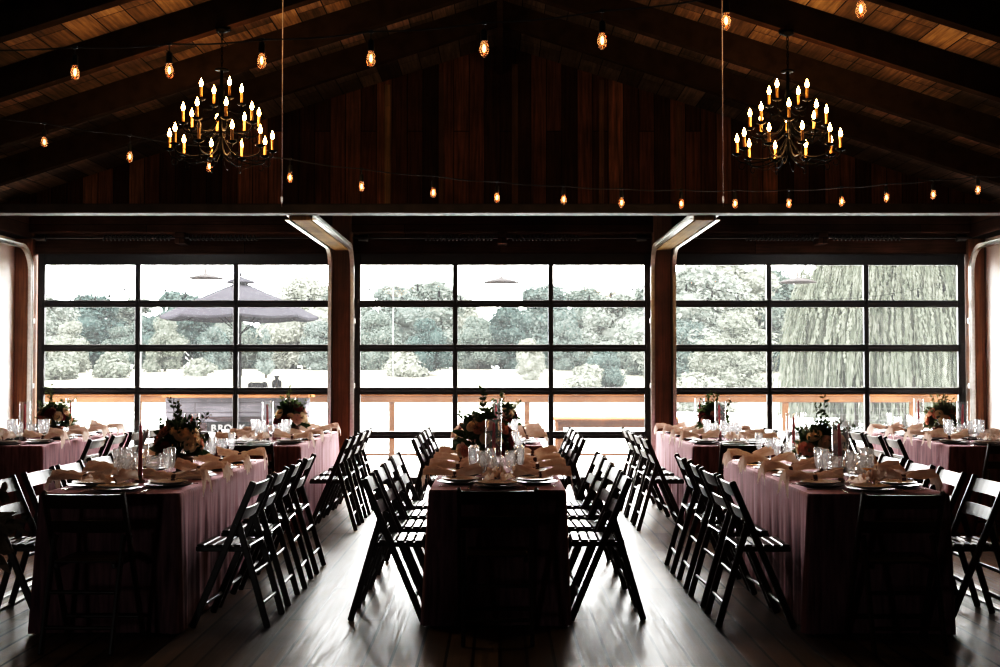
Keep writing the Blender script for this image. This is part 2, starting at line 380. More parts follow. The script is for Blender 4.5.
# a few lighter battens on the gable
bt = [(387, 83, 205, .055, 2), (515, 62, 205, .06, 0), (602, 78, 205, .05, 1), (680, 104, 205, .06, 1), (756, 110, 205, .06, 0), (441, 70, 205, .04, 0)]
k = 7
M['tan'] = planks('tan_board', [(0, (.30, .20, .09)), (1, (.38, .26, .12))], 'Z', 'X', 1.1, .5, .0005, rough=(.6, .9), spec=.2)
M['mid'] = planks('brown_board', [(0, (.17, .08, .04)), (1, (.24, .12, .06))], 'Z', 'X', 1.1, .5, .0005, rough=(.6, .9), spec=.2)
M['lowmid'] = planks('umber_board', [(0, (.12, .055, .03)), (1, (.18, .09, .045))], 'Z', 'X', 1.1, .5, .0005, rough=(.6, .9), spec=.2)
for px, y0, y1, w, c in bt:
    a = at(px, y0, BY); e = at(px, y1, BY); b = MB()
    zt = min(a.z, APEX-SL*(abs(a.x)+w/2)-.01)
    b.bevbox(a.x-w/2, a.x+w/2, BY-.012, BY, 3.03, zt, .002); structure('trim_%d' % k, b, M[['lowmid', 'mid', 'tan'][c]]); k += 1
# flat ceiling of the bay
b = MB(); b.box(-WALLX-.15, WALLX+.15, BY+.06, WY+.15, 3.5, 3.62); structure('ceiling_bay', b, M['header'])

# window wall: posts, header, garage doors
DOORS = [(-5.80, -2.07, (-4.545, -3.315)), (-1.84, 1.90, (-.5625, .6375)), (2.12, 5.83, (3.375, 4.595))]
posts = [(-6.05, -5.82), (-2.07, -1.84), (1.90, 2.12), (5.84, 6.05)]
for i, (x0, x1) in enumerate(posts):
    b = MB(); b.bevbox(x0, x1, WY-(.08 if i in (0, 3) else .22), WY+.15, 0, 3.5, .008); structure('wall_post_%d' % (i+1), b, M['post'])
b = MB(); b.box(-WALLX, WALLX, WY, WY+.15, 2.88, 3.5); structure('wall_front', b, M['header'])
b = MB()
for x0, x1 in ((-5.84, -2.07), (-1.84, 1.90), (2.12, 5.84)): b.bevbox(x0, x1, WY-.16, WY, 3.13, 3.38, .01)
structure('trim_%d' % k, b, M['header']); k += 1
ROWS = [2.775, 2.256, 1.70, 1.1625, .6125, .045]
for i, (x0, x1, mul) in enumerate(DOORS):
    dr = bpy.data.objects.new('door_%d' % (i+1), None); COL.objects.link(dr); dr['kind'] = 'structure'; dr.location = ((x0+x1)/2, WY+.05, 0)
    ox = dr.location.x
    def dbox(nm, a0, a1, z0, z1, y0=-.025, y1=.025):
        q = MB(); q.bevbox(a0-ox, a1-ox, y0, y1, z0, z1, .006); return q.build(nm, M['frame'], dr)
    sw = .09
    dbox('stile', x0, x0+sw, .0, 2.9); dbox('stile', x1-sw, x1, .0, 2.9)
    for j, z in enumerate(ROWS):
        h = .05 if 0 < j < 5 else (.06 if j == 5 else .05)
        z0, z1 = (z-.045, z+.045) if 0 < j < 5 else ((.0, .09) if j == 5 else (2.74, 2.9))
        dbox('rail', x0+sw, x1-sw, z0, z1)
        if 0 < j < 5: dbox('section_seam', x0+sw, x1-sw, z-.006, z+.006, -.036, -.025)
        if 0 < j < 5:
            for xx in (x0+sw/2,)+mul+(x1-sw/2,):
                q = MB(); q.bevbox(xx-ox-.022, xx-ox+.022, -.042, -.026, z-.055, z+.055, .004); q.build('hinge', M['darksteel'], dr)
    edges = [x0+sw]+[m for m in mul]+[x1-sw]
    zz = [2.74]+[None]
    tops = [2.74]+[z-.045 for z in ROWS[1:5]]; bots = [z+.045 for z in ROWS[1:5]]+[.09]
    for j in range(5):
        for m in mul: dbox('mullion', m-.033, m+.033, bots[j], tops[j])
        for e in range(3):
            a0 = edges[e]+(.033 if e > 0 else 0); a1 = edges[e+1]-(.033 if e < 2 else 0)
            q = MB(); q.box(a0-ox, a1-ox, .0, .006, bots[j], tops[j]); q.build('pane', M['pane'], dr)

# door tracks (galvanised): vertical + bend + horizontal run to the beam
TG = 'steel tracks of the overhead doors'
side = {0: 'left', 1: 'right'}; dn = ['left', 'middle', 'right']
for i, (x0, x1, _) in enumerate(DOORS):
    for j, x in enumerate((x0+.02, x1-.02)):
        t = thing('door_track', 'galvanised steel track on the %s side of the %s overhead glass door' % (side[j], dn[i]), 'door track', (x, WY-.24, 0), 0, TG)
        q = MB(); r = .30; pts = [Vector((0, 0, .02)), Vector((0, 0, 2.63))]
        path = [(0, .02), (0, 2.63)]
        for a in range(1, 9):
            an = a/8*PI/2; path.append((-(r-r*math.cos(an)), 2.63+r*math.sin(an)))
        path.append((-(WY-.24-BY-.14), 2.93))
        sg = 1 if j == 0 else -1
        # channel: web + two lips swept along the path
        def sweep(mb, off0, off1, xa, xb):
            vs = []; n = len(path)
            for ii, (yy, zz_) in enumerate(path):
                p0 = path[max(ii-1, 0)]; p1 = path[min(ii+1, n-1)]
                ty, tz = p1[0]-p0[0], p1[1]-p0[1]; l = math.hypot(ty, tz); ny, nz = -tz/l, ty/l
                for (o_, xx) in ((off0, xa), (off0, xb), (off1, xb), (off1, xa)):
                    vs.append((xx, yy+ny*o_, zz_+nz*o_))
            fs = [(3, 2, 1, 0), tuple(4*(n-1)+c for c in range(4))]
            for ii in range(n-1):
                for c in range(4): fs.append((ii*4+c, ii*4+(c+1) % 4, ii*4+4+(c+1) % 4, ii*4+4+c))
            mb.add(vs, fs)
        sweep(q, -.03, -.024, -.024, .024); sweep(q, .024, .03, -.024, .024); sweep(q, -.03, .03, sg*-.024, sg*-.018)
        q.build('track_channel', M['steel'], t)
        q = MB()
        for zb in (.4, 1.2, 2.0): q.bevbox(-.03, .03, .031, .075, zb, zb+.06, .004)
        q.build('wall_bracket', M['steel'], t)
# soffit boards between the neighbouring tracks, from post to beam
for s, x0, x1 in ((-1, -2.05, -1.86), (1, 1.92, 2.10)):
    b = MB(); b.bevbox(x0, x1, BY+.14, WY-.22, 2.90, 2.94, .004); structure('trim_%d' % k, b, M['tan']); k += 1
# torsion spring assemblies above the doors
for i, (x0, x1, _) in enumerate(DOORS):
    cx = (x0+x1)/2
    t = thing('torsion_spring_assembly', 'dark torsion spring shaft above the %s overhead glass door' % dn[i], 'door spring', (cx, WY-.28, 3.05), 0, 'torsion springs over the doors')
    q = MB(); q.tube([(x0-cx+.03, 0, 0), (x1-cx-.03, 0, 0)], .013, 8); q.build('shaft', M['darksteel'], t)
    for s in (-1, 1):
        q = MB(); pts = []
        for a in range(0, 12*18+1):
            an = a/12*2*PI; pts.append((s*(.1+a/(12*18)*.85), .030*math.cos(an), .030*math.sin(an)))
        q.tube(pts, .011, 4, True); q.build('spring_coil', M['cable'], t)
        q = MB(); q.tube([(s*(x1-cx-.22), 0, 0), (s*(x1-cx-.10), 0, 0)], [.045, .04], 14); q.build('cable_drum', M['darksteel'], t)
    q = MB(); q.bevbox(-.06, .06, -.02, .25, -.07, .07, .006); q.build('centre_bracket', M['header'], t)

# stay rods from the rafters to the track ends
for s, nm, px in ((-1, 'left', 281), (1, 'right', 724)):
    a = at(px, 206, BY-.12); xr = (px-500)*7.045/F; e = Vector((xr, 7.045, APEX-SL*abs(xr)-RD+.002))
    t = thing('stay_rod', 'thin steel stay rod hanging by the %s chandelier down to the beam' % nm, 'rod', a, 0, 'stay rods from the roof')
    q = MB(); q.tube([(0, 0, 0), e-a], .0045, 6); q.build('rod', M['rodsteel'], t)
    q = MB(); u = (e-a).normalized(); q.tube([u*.10, u*.13, u*.25, u*.28], [.005, .012, .012, .005], 8); q.build('turnbuckle', M['steel'], t)

# ------------------------------------------------------------------ folding chair
def yl(z): return .185-.345*(z/.82)
def make_chair():
    root = bpy.data.objects.new('folding_chair', None); COL.objects.link(root); root.empty_display_size = .1
    X = Vector((1, 0, 0)); mt = M['chair']
    for s in (-1, 1):
        q = MB(); q.bar((s*.205, yl(0), 0), (s*.205, yl(.815), .815), .038, .022, X, .006); q.build('front_leg', mt, root)
        q = MB(); q.bar((s*.180, -.235, 0), (s*.180, yl(.585)-.004, .585), .036, .022, X, .006); q.build('rear_leg', mt, root)
        q = MB(); q.tube([(s*.166, yl(.572), .572), (s*.221, yl(.572), .572)], .008, 8); q.build('pivot_pin', M['darksteel'], root)
    def slat(z0, z1):
        q = MB(); n = 6; vs = []; fs = []
        for i in range(n+1):
            x = -.193+.386*i/n; bow = -.014*(1-(x/.193)**2)
            for (z, off) in ((z0, -.007), (z1, -.007), (z1, .007), (z0, .007)):
                vs.append((x, yl(z)+off+bow, z))
        for i in range(n):
            for c in range(4): fs.append((i*4+c, i*4+(c+1) % 4, i*4+4+(c+1) % 4, i*4+4+c))
        fs += [(3, 2, 1, 0), tuple(n*4+c for c in range(4))]
        q.add(vs, fs); return q.build('back_slat', mt, root)
    slat(.725, .80); slat(.595, .66)
    q = MB()
    for s in (-1, 1): q.bevbox(s*.150-.011, s*.150+.011, -.13, .18, .418, .446, .004)
    for i in range(6):
        y0 = -.128+i*.052; q.bevbox(-.163, .163, y0, y0+.042, .446, .458, .004)
    q.build('seat', mt, root)
    for z in (.13, .30):
        yy = -.235+(yl(.585)+.231)*(z/.585)
        q = MB(); q.tube([(-.172, yy, z), (.172, yy, z)], .011, 8); q.build('stretcher', mt, root)
    q = MB(); q.tube([(-.197, yl(.12), .12), (.197, yl(.12), .12)], .011, 8); q.build('stretcher', mt, root)
    return root
CHAIR0 = make_chair(); used = [False]
def place_chair(x, y, rz, label):
    o = CHAIR0 if not used[0] else copy_tree(CHAIR0)
    used[0] = True
    o.location = (x, y, 0); o.rotation_euler = (0, 0, rz + R.uniform(-.05, .05))
    tag(o, label, 'chair', 'dark folding chairs around the tables')
    return o

# ------------------------------------------------------------------ table things
TOP = .765
def make_tablecloth(L, W, seed):
    rr = random.Random(seed); hw, hl = W/2, L/2; rc = .03
    loop = []; N = 0
    def seg(p, q, n): 
        for i in range(n): loop.append((p[0]+(q[0]-p[0])*i/n, p[1]+(q[1]-p[1])*i/n))
    def corner(cx, cy, a0):
        for i in range(6): a = a0+PI/2*i/6; loop.append((cx+rc*math.cos(a), cy+rc*math.sin(a)))
    seg((hw, -hl+rc), (hw, hl-rc), 110); corner(hw-rc, hl-rc, 0)
    seg((hw-rc, hl), (-hw+rc, hl), 34); corner(-hw+rc, hl-rc, PI/2)
    seg((-hw, hl-rc), (-hw, -hl+rc), 110); corner(-hw+rc, -hl+rc, PI)
    seg((-hw+rc, -hl), (hw-rc, -hl), 34); corner(hw-rc, -hl+rc, 1.5*PI)
    n = len(loop); ph = [rr.uniform(0, 6.28) for _ in range(5)]
    levels = [0, .006, .02, .06, .14, .26, .40, .55, .68, .752]
    q = MB(); vs = []
    for li, dz in enumerate(levels):
        g = dz/.752
        for i, (x, y) in enumerate(loop):
            a, c = loop[i-1], loop[(i+1) % n]; tx, ty = c[0]-a[0], c[1]-a[1]; l = math.hypot(tx, ty); nx, ny = ty/l, -tx/l
            per = i/n*2*PI
            w = math.sin(per*26+ph[0])*.5+math.sin(per*41+ph[1])*.35+math.sin(per*67+ph[2])*.25
            cd = min(math.hypot(x-sx*hw, y-sy*hl) for sx in (-1, 1) for sy in (-1, 1))
            cf = max(0, 1-cd/.16)
            off = .004*min(1, dz/.02) + g*(.010*w) + g*.035*cf*(1+.5*math.sin(per*150))
            if li == 0: off = -.006
            vs.append((x+nx*off, y+ny*off, TOP-dz - (0 if li else -.000)))
    fs = []
    for li in range(len(levels)-1):
        for i in range(n):
            fs.append((li*n+i, li*n+n+i, li*n+n+(i+1) % n, li*n+(i+1) % n))
    q.add(vs, fs, True)
    q.add(vs[:n], [tuple(range(n))])
    return q.mesh('tablecloth', M['cloth'])

def glass_mesh(prof, n, flute=0): 
    q = MB(); q.lathe(prof, n, smooth=(flute == 0), flute=0); return q
def make_goblet():
    q = MB()
    q.lathe([(0, .0), (.036, 0), (.036, .003), (.012, .007), (.006, .014), (.006, .050), (.010, .056), (.013, .060), (.006, .066), (.016, .072)], 14)
    # diamond-cut bowl: vertex offsets alternate from ring to ring
    q.lathe([(.016, .072), (.030, .082), (.037, .095), (.0405, .108), (.0415, .121), (.041, .134), (.040, .146), (.0395, .157)], 20, smooth=False, flute=.045)
    q.lathe([(.0395, .157), (.039, .166), (.037, .166), (.037, .150), (.036, .110), (.026, .085), (0, .078)], 20)
    return q.mesh('goblet', M['glass'])
def make_flute():
    q = MB()
    q.lathe([(0, .0), (.031, 0), (.031, .003), (.008, .008), (.0045, .016), (.0045, .062), (.010, .074), (.021, .098), (.0255, .130), (.0265, .165), (.0245, .205),
             (.0232, .205), (.025, .165), (.024, .130), (.018, .100), (0, .078)], 16)
    return q.mesh('champagne_flute', M['glass'])
def make_plate():
    q = MB(); q.lathe([(0, .0), (.085, 0), (.130, .012), (.138, .016), (.138, .019), (.128, .016), (.088, .008), (0, .008)], 32)
    return q.mesh('charger_plate', M['charger'])
def make_plate2():
    q = MB(); q.lathe([(0, .0), (.07, 0), (.105, .012), (.112, .015), (.112, .018), (.104, .015), (.072, .006), (0, .006)], 32)
    return q.mesh('plate', M['plate'])
def make_napkin(seed, hang=True):
    rr = random.Random(seed); q = MB(); nu, nv = 22, 19; vs = []
    p1, p2, p3 = rr.uniform(0, 6), rr.uniform(0, 6), rr.uniform(0, 6); ang = rr.uniform(-.25, .25)
    lift = rr.uniform(.040, .065)
    for i in range(nu+1):
        u = -1+2*i/nu                      # +1 = out toward the guest
        wdt = .026+.088*abs(u)**.85 if u < 0 else .026+.104*abs(u)**.75
        for j in range(nv+1):
            v = -1+2*j/nv
            y = (.155 if u < 0 else .20)*u + .015*math.sin(3*v+p1)*abs(u)
            x = wdt*v + math.sin(ang)*y
            hc = .026+lift*abs(u)**.6*(1.0 if u < 0 else 1.1-.5*u*u)
            tri = abs(((v*1.9+p2*.3+.35*math.sin(u*2.2+p1)) % 1.0)*2-1)
            tri2 = abs(((v*3.3+p3*.2+u*.6) % 1.0)*2-1)
            z = .010+hc*(1-.75*v*v)*(.55+.45*tri)+.016*abs(u)*tri2+.010*math.sin(u*7+p1)*math.sin(v*5+p2)
            yy = y+.045
            if yy > .165 and hang:                  # falls over the table edge
                over = yy-.165; z -= max(0, over-.035)*1.9; yy = .165+min(over*1.4, .055)+over*.15
            zmin = .004 if yy < .20 or not hang else -.08
            vs.append((x, yy, max(z, zmin)))
    fs = []
    for i in range(nu):
        for j in range(nv): fs.append((i*(nv+1)+j, (i+1)*(nv+1)+j, (i+1)*(nv+1)+j+1, i*(nv+1)+j+1))
    q.add(vs, fs, False)
    t = MB(); pts = []
    for a in range(15):
        an = -PI*.02+PI*1.04*a/14; pts.append((.030*math.cos(an), .045, .008+.034*max(0, math.sin(an))))
    vs = []; 
    for p in pts: vs += [(p[0], p[1]-.012, p[2]), (p[0], p[1]+.012, p[2])]
    t.add(vs, [(2*i, 2*i+1, 2*i+3, 2*i+2) for i in range(14)], True)
    return q.mesh('napkin', M['napkin']), t.mesh('napkin_tie', M['tie'])
def make_fork():
    q = MB(); q.bevbox(-.004, .004, -.09, .03, 0, .003, .001); q.bevbox(-.011, .011, .03, .055, .001, .004, .001)
    for k_ in range(4): x = -.0095+k_*.0063; q.bevbox(x-.0016, x+.0016, .054, .095, .002, .0045, .0007)
    return q.mesh('fork', M['silver'])
def make_knife():
    q = MB(); q.bevbox(-.006, .006, -.10, 0, 0, .005, .0015)
    q.add([(-.004, 0, .001), (.008, 0, .001), (.009, .08, .001), (-.004, .11, .001), (-.004, 0, .004), (.008, 0, .002), (.009, .08, .002), (-.004, .11, .003)],
          [(3, 2, 1, 0), (4, 5, 6, 7), (0, 1, 5, 4), (1, 2, 6, 5), (2, 3, 7, 6), (3, 0, 4, 7)])
    return q.mesh('knife', M['silver'])
GOB, FLU, CHG, PLT, FRK, KNF = make_goblet(), make_flute(), make_plate(), make_plate2(), make_fork(), make_knife()
NAPS = [make_napkin(s) for s in range(7)]; NAPS_FLAT = [make_napkin(20+s, False) for s in range(3)]

def setting(tx, ty, rz, where, sg=1, end=False):
    """place setting whose guest sits toward local +Y; (tx,ty) is the middle of the plate"""
    Mx = Matrix.Translation((tx, ty, TOP)) @ Matrix.Rotation(rz, 4, 'Z')
    def put(nm, me, x, y, z, label, cat, grp, r=0.0):
        o = inst(nm, me, None, Mx @ Vector((x, y, z)), (0, 0, rz+r)); return tag(o, label, cat, grp)
    put('charger_plate', CHG, 0, 0, 0, 'dark charger plate at ' + where, 'plate', 'charger plates under the napkins')
    put('dinner_plate', PLT, 0, 0, .0165, 'pale dinner plate on charger at ' + where, 'plate', 'dinner plates under the napkins')
    nm, tm = R.choice(NAPS_FLAT if end else NAPS)
    n = put('napkin', nm, R.uniform(-.008, .008), .02 if end else -.01, .031, 'blush gauze napkin at ' + where, 'napkin', 'tied gauze napkins', R.uniform(-.5, .5) if end else R.uniform(-.09, .09))
    if end: n.scale = (.72, .62, 1.1)
    inst('napkin_tie', tm, n)
    put('goblet', GOB, 0 if end else sg*.155+R.uniform(-.008, .008), -.182 if end else -.135, 0, 'diamond-cut clear goblet at ' + where, 'goblet', 'cut-glass goblets', R.uniform(0, 3))
    put('champagne_flute', FLU, .035 if end else sg*.225+R.uniform(-.008, .008), -.275 if end else -.075+R.uniform(-.012, .012), 0, 'tall clear champagne flute at ' + where, 'champagne flute', 'champagne flutes')
    put('fork', FRK, -sg*(.16 if not end else .165), .03, .001, 'silver fork beside plate at ' + where, 'fork', 'silver forks', PI+R.uniform(-.05, .05))
    put('knife', KNF, sg*.16, .03, .001, 'silver knife beside plate at ' + where, 'knife', 'silver knives', PI+R.uniform(-.05, .05))

# taper candles in tall glass cylinders
def candle_set(x, y, where):
    q = MB(); q.lathe([(0, 0), (.048, 0), (.050, .002), (.050, .37), (.0475, .37), (.0475, .006), (0, .006)], 24)
    o = q.build('hurricane_glass', M['cyl'], None, (x, y, TOP)); tag(o, 'tall clear glass cylinder around taper candle, ' + where, 'glass cylinder', 'glass cylinders around candles')
    t = thing('taper_candle', 'dusty rose taper candle standing in glass cylinder, ' + where, 'candle', (x, y, TOP+.0065), R.uniform(0, 6), 'taper candles on the tables')
    q = MB(); q.lathe([(0, 0), (.030, 0), (.030, .006), (.014, .014), (.013, .030), (.015, .034), (.0, .034)], 14); q.build('candle_holder', M['bowl'], t)
    lean = R.uniform(-.012, .012)
    q = MB(); q.tube([(0, 0, .034), (lean*.3, 0, .12), (lean*.6, 0, .22), (lean, 0, .33), (lean, 0, .345)], [.0125, .0115, .010, .008, .002], 12); q.build('wax_taper', M['candle'], t)
    q = MB(); q.tube([(lean, 0, .343), (lean+.002, 0, .356)], .0012, 5); q.build('wick', M['wick'], t)

# floral centrepieces
def rose_mesh(mat):
    q = MB(); rr = random.Random(5)
    for ring, (n, rad, tilt, h) in enumerate(((3, .012, .15, .030), (5, .022, .42, .030), (6, .031, .75, .026), (7, .039, 1.05, .018))):
        for k_ in range(n):
            a0 = 2*PI*k_/n+ring*.5+rr.uniform(-.1, .1); half = PI/n*1.35; vs = []; G = 4
            for i in range(G+1):
                t_ = i/G
                for j in range(G+1):
                    s_ = -1+2*j/G; a = a0+half*s_*(.45+.75*t_-.35*t_*t_)
                    out = rad*(.35+.65*math.sin(t_*PI/2)) + tilt*.012*t_*t_*t_*2
                    z = .004+h*(t_**1.1)*(1-.12*s_*s_) - tilt*.010*t_**3
                    vs.append((out*math.cos(a), out*math.sin(a), z))
            fs = [(i*(G+1)+j, i*(G+1)+j+1, (i+1)*(G+1)+j+1, (i+1)*(G+1)+j) for i in range(G) for j in range(G)]
            q.add(vs, fs, True)
    q.lathe([(.0, -.002), (.020, .004), (.028, .016), (.0, .020)], 8)
    return q.mesh('rose', M[mat])
ROSES = {c: rose_mesh(c) for c in ('rose_cream', 'rose_peach', 'rose_wine', 'rose_blush')}

def centrepiece(x, y, where, label, rx=.17, h=.30, branch=.50, nrose=13, seed=1, palette=None, leafm='leaf', basez=TOP):
    rr = random.Random(seed)
    t = thing('floral_centrepiece', label, 'flower arrangement', (x, y, basez), 0, 'floral centrepieces')
    q = MB(); q.lathe([(0, 0), (.055, 0), (.055, .006), (.020, .016), (.016, .045), (.050, .060), (.085, .085), (.095, .120), (.090, .122), (.07, .095), (0, .08)], 22)
    q.build('footed_bowl', M['bowl'], t)
    # leaves
    q = MB(); qp = MB()
    for k_ in range(330):
        a = rr.uniform(0, 2*PI); el = rr.uniform(-.2, 1.4)
        d = Vector((math.cos(a)*math.cos(el), math.sin(a)*math.cos(el), math.sin(el)))
        p = Vector((0, 0, .15))+Vector((d.x*rx*.62, d.y*rx*.62, d.z*(h-.15)*.72))*rr.uniform(.55, 1.22)
        n = Vector((rr.uniform(-1, 1), rr.uniform(-1, 1), rr.uniform(0, 1)))
        dd = (d+Vector((rr.uniform(-.6, .6), rr.uniform(-.6, .6), rr.uniform(-.4, .5))))
        (q if rr.random() < .72 else qp).leaf(p, dd, n, rr.uniform(.05, .09), rr.uniform(.012, .022))
    q.build('foliage', M[leafm], t); qp.build('pale_foliage', M['leafpale'], t)
    # tall sprigs
    qs = MB(); ql = MB(); qb = MB()
    ns = 14
    for k_ in range(ns):
        a = rr.uniform(0, 2*PI); tall = (k_ < 4)
        hh = branch*rr.uniform(.82, 1.0) if tall else h*rr.uniform(.85, 1.15)
        rad = rx*(rr.uniform(.05, .45) if tall else rr.uniform(.8, 1.25))
        base = Vector((0, 0, .12)); tip = Vector((math.cos(a)*rad, math.sin(a)*rad, hh)); mid = (base+tip)/2+Vector((rr.uniform(-.03, .03), rr.uniform(-.03, .03), .04))
        pts = [base*(1-s)**2+mid*2*s*(1-s)+tip*s*s for s in [i/10 for i in range(11)]]
        qs.tube(pts, [.0028]*6+[.0018]*5, 5)
        for i in range(5, 11):
            for s_ in (-1, 1):
                dv = Vector((rr.uniform(-1, 1), rr.uniform(-1, 1), rr.uniform(.1, .9)))
                if k_ % 3 == 1 and i > 6:
                    c = pts[i]+dv*.012; qb.lathe([(0, -.006), (.006, 0), (0, .007)], 6, c)
                else:
                    ql.leaf(pts[i], dv, Vector((dv.y, -dv.x, .3)), rr.uniform(.025, .045), rr.uniform(.006, .011))
    qs.build('stems', M['stem'], t); ql.build('sprig_leaves', M[leafm], t); qb.build('flower_buds', M['berry'], t)
    pal = palette or ['rose_cream', 'rose_cream', 'rose_peach', 'rose_wine', 'rose_blush']
    for k_ in range(nrose):
        a = 2*PI*((k_*.618) % 1)+rr.uniform(-.15, .15); el = rr.uniform(-.10, .75)
        d = Vector((math.cos(a)*math.cos(el), math.sin(a)*math.cos(el), math.sin(el)))
        p = Vector((d.x*rx*.80, d.y*rx*.80, .165+d.z*(h-.17)*1.0))
        rot = d.to_track_quat('Z', 'Y').to_euler()
        inst('rose', ROSES[pal[k_ % len(pal)]], t, p, rot, rr.uniform(.55, .88))
    return t

# ------------------------------------------------------------------ tables laid out
TL, TW = 2.44, .77
TABLES = [  # key, phrase, x centre, near end y, end chair, left chairs, right chairs
    ('left front table', -2.135, 6.46, True), ('centre front table', -.015, 6.64, True), ('right front table', 2.065, 6.44, True),
    ('left back table', -2.135, 10.35, True), ('centre back table', -.01, 10.40, True), ('right back table', 2.075, 10.35, True),
    ('far left back table', -4.415, 10.40, False), ('far right back table', 4.325, 10.35, True)]
NTH = ['nearest', 'second', 'third', 'farthest']
cloth_cache = {}
for ti, (ph, cx, y0, endc) in enumerate(TABLES):
    cy = y0+TL/2
    t = thing('banquet_table', 'long banquet table hidden under the mauve cloth, the ' + ph, 'table', (cx, cy, 0), 0, 'banquet tables')
    q = MB(); q.bevbox(-TW/2+.01, TW/2-.01, -TL/2+.01, TL/2-.01, .73, .7625, .005); q.build('tabletop', M['tablewood'], t)
    for sx in (-1, 1):
        for sy in (-1, 1):
            q = MB(); q.tube([(sx*.27, sy*.95, 0), (sx*.27, sy*.95, .73)], .016, 8); q.build('leg', M['darksteel'], t)
    me = make_tablecloth(TL, TW, ti)
    o = inst('tablecloth', me, None, (cx, cy, 0)); tag(o, 'floor-length mauve velvet tablecloth draped over the ' + ph, 'tablecloth', 'mauve tablecloths')
    for k_ in range(4):
        y = y0+.375+.570*k_
        for s, sd in ((-1, 'left'), (1, 'right')):
            w = '%s side of the %s' % (sd, ph)
            place_chair(cx+s*(TW/2+.225), y+R.uniform(-.025, .025), PI/2 if s > 0 else -PI/2, 'dark slatted folding chair, %s on the %s' % (NTH[k_], w))
            setting(cx+s*(TW/2-.165), y, -PI/2 if s > 0 else PI/2, '%s seat, %s' % (NTH[k_], w), (-s if k_ in (0, 2, 3) else s))
    if endc:
        place_chair(cx, y0-.225, 0, 'dark slatted folding chair at the camera end of the ' + ph)
    setting(cx, y0+.155, PI, 'camera end of the ' + ph, 1, True)
    for yy, nm in ((.645, 'camera end'), (1.80, 'window end')):
        candle_set(cx + (-.025 if yy < 1 else -.02), y0+yy, '%s of the %s' % (nm, ph))
CP = [('left front table', -2.09, 7.70, .165, .34, .50, 14), ('centre front table', -.11, 7.88, .22, .40, .56, 18), ('right front table', 2.10, 7.72, .175, .29, .50, 14),
      ('left back table', -2.05, 11.58, .18, .36, .50, 13), ('centre back table', .02, 11.62, .17, .32, .45, 12), ('right back table', 2.09, 11.58, .16, .34, .47, 12),
      ('far left back table', -4.38, 11.62, .18, .33, .52, 13), ('far right back table', 4.33, 11.58, .17, .34, .46, 11)]
LOOK = ['cream and burgundy rose centrepiece with tall dark sprigs', 'large wine and peach rose centrepiece with airy branches', 'loose peach and cream centrepiece with spiky green sprigs',
        'blush and cream rose centrepiece with pale sprigs', 'small rose centrepiece behind the big one', 'tight burgundy and blush centrepiece',
        'cream and wine rose centrepiece with white budding twigs', 'green leafy centrepiece with few cream roses']
PALS = [['rose_cream', 'rose_peach', 'rose_wine', 'rose_cream'], ['rose_wine', 'rose_peach', 'rose_blush', 'rose_wine', 'rose_cream'], ['rose_cream', 'rose_peach', 'rose_cream', 'rose_blush'],
        ['rose_blush', 'rose_wine', 'rose_cream'], None, ['rose_wine', 'rose_blush', 'rose_wine'], ['rose_cream', 'rose_wine', 'rose_peach'], ['rose_cream', 'rose_peach']]
for i, (ph, x, y, rx, h, br, n) in enumerate(CP):
    centrepiece(x, y, ph, LOOK[i]+' on the '+ph, rx, h, br, n+9, 20+i, PALS[i], 'leafpale' if i == 7 else 'leaf')

# yellow bloom lying on a napkin of the right front table, mauve tent cards, BROOK letters
q = MB()
for k_ in range(9):
    a = 2*PI*k_/9; q.leaf(Vector((0, 0, .0)), Vector((math.cos(a), math.sin(a), .5)), Vector((0, 0, 1)), .036, .014)
o = q.build('yellow_bloom', M['yellow'], None, (2.035, 6.56, TOP+.115)); tag(o, 'loose yellow bloom lying on napkin at camera end of right front table', 'flower')
for (x, y, ph) in ((-2.13, 11.27, 'left back table'), (-4.43, 11.27, 'far left back table'), (-.02, 7.49, 'centre front table')):
    q = MB(); q.add([(-.04, -.025, 0), (.04, -.025, 0), (.04, 0, .075), (-.04, 0, .075), (-.04, .025, 0), (.04, .025, 0)], [(0, 1, 2, 3), (3, 2, 5, 4)])
    o = q.build('tent_card', M['card'], None, (x, y, TOP)); tag(o, 'small mauve folded tent card standing on the ' + ph, 'card', 'tent cards')
def letter(ch, x, y, z, size, rz, label):
    cu = bpy.data.curves.new('letter', 'FONT'); cu.body = ch; cu.size = size; cu.extrude = .012; cu.offset = .002; cu.align_x = 'CENTER'
    tmp = bpy.data.objects.new('letter_tmp', cu); COL.objects.link(tmp)
    bpy.context.view_layer.update()
    me = bpy.data.meshes.new_from_object(tmp.evaluated_get(bpy.context.evaluated_depsgraph_get()))
    bpy.data.objects.remove(tmp)
    zmin = min(v.co.y for v in me.vertices)
    for v in me.vertices: v.co = Vector((v.co.x, -v.co.z, v.co.y-zmin))
    me.materials.clear(); me.materials.append(M['letter'])
    return inst('letter', me, label, (x, y, z), (0, 0, rz))
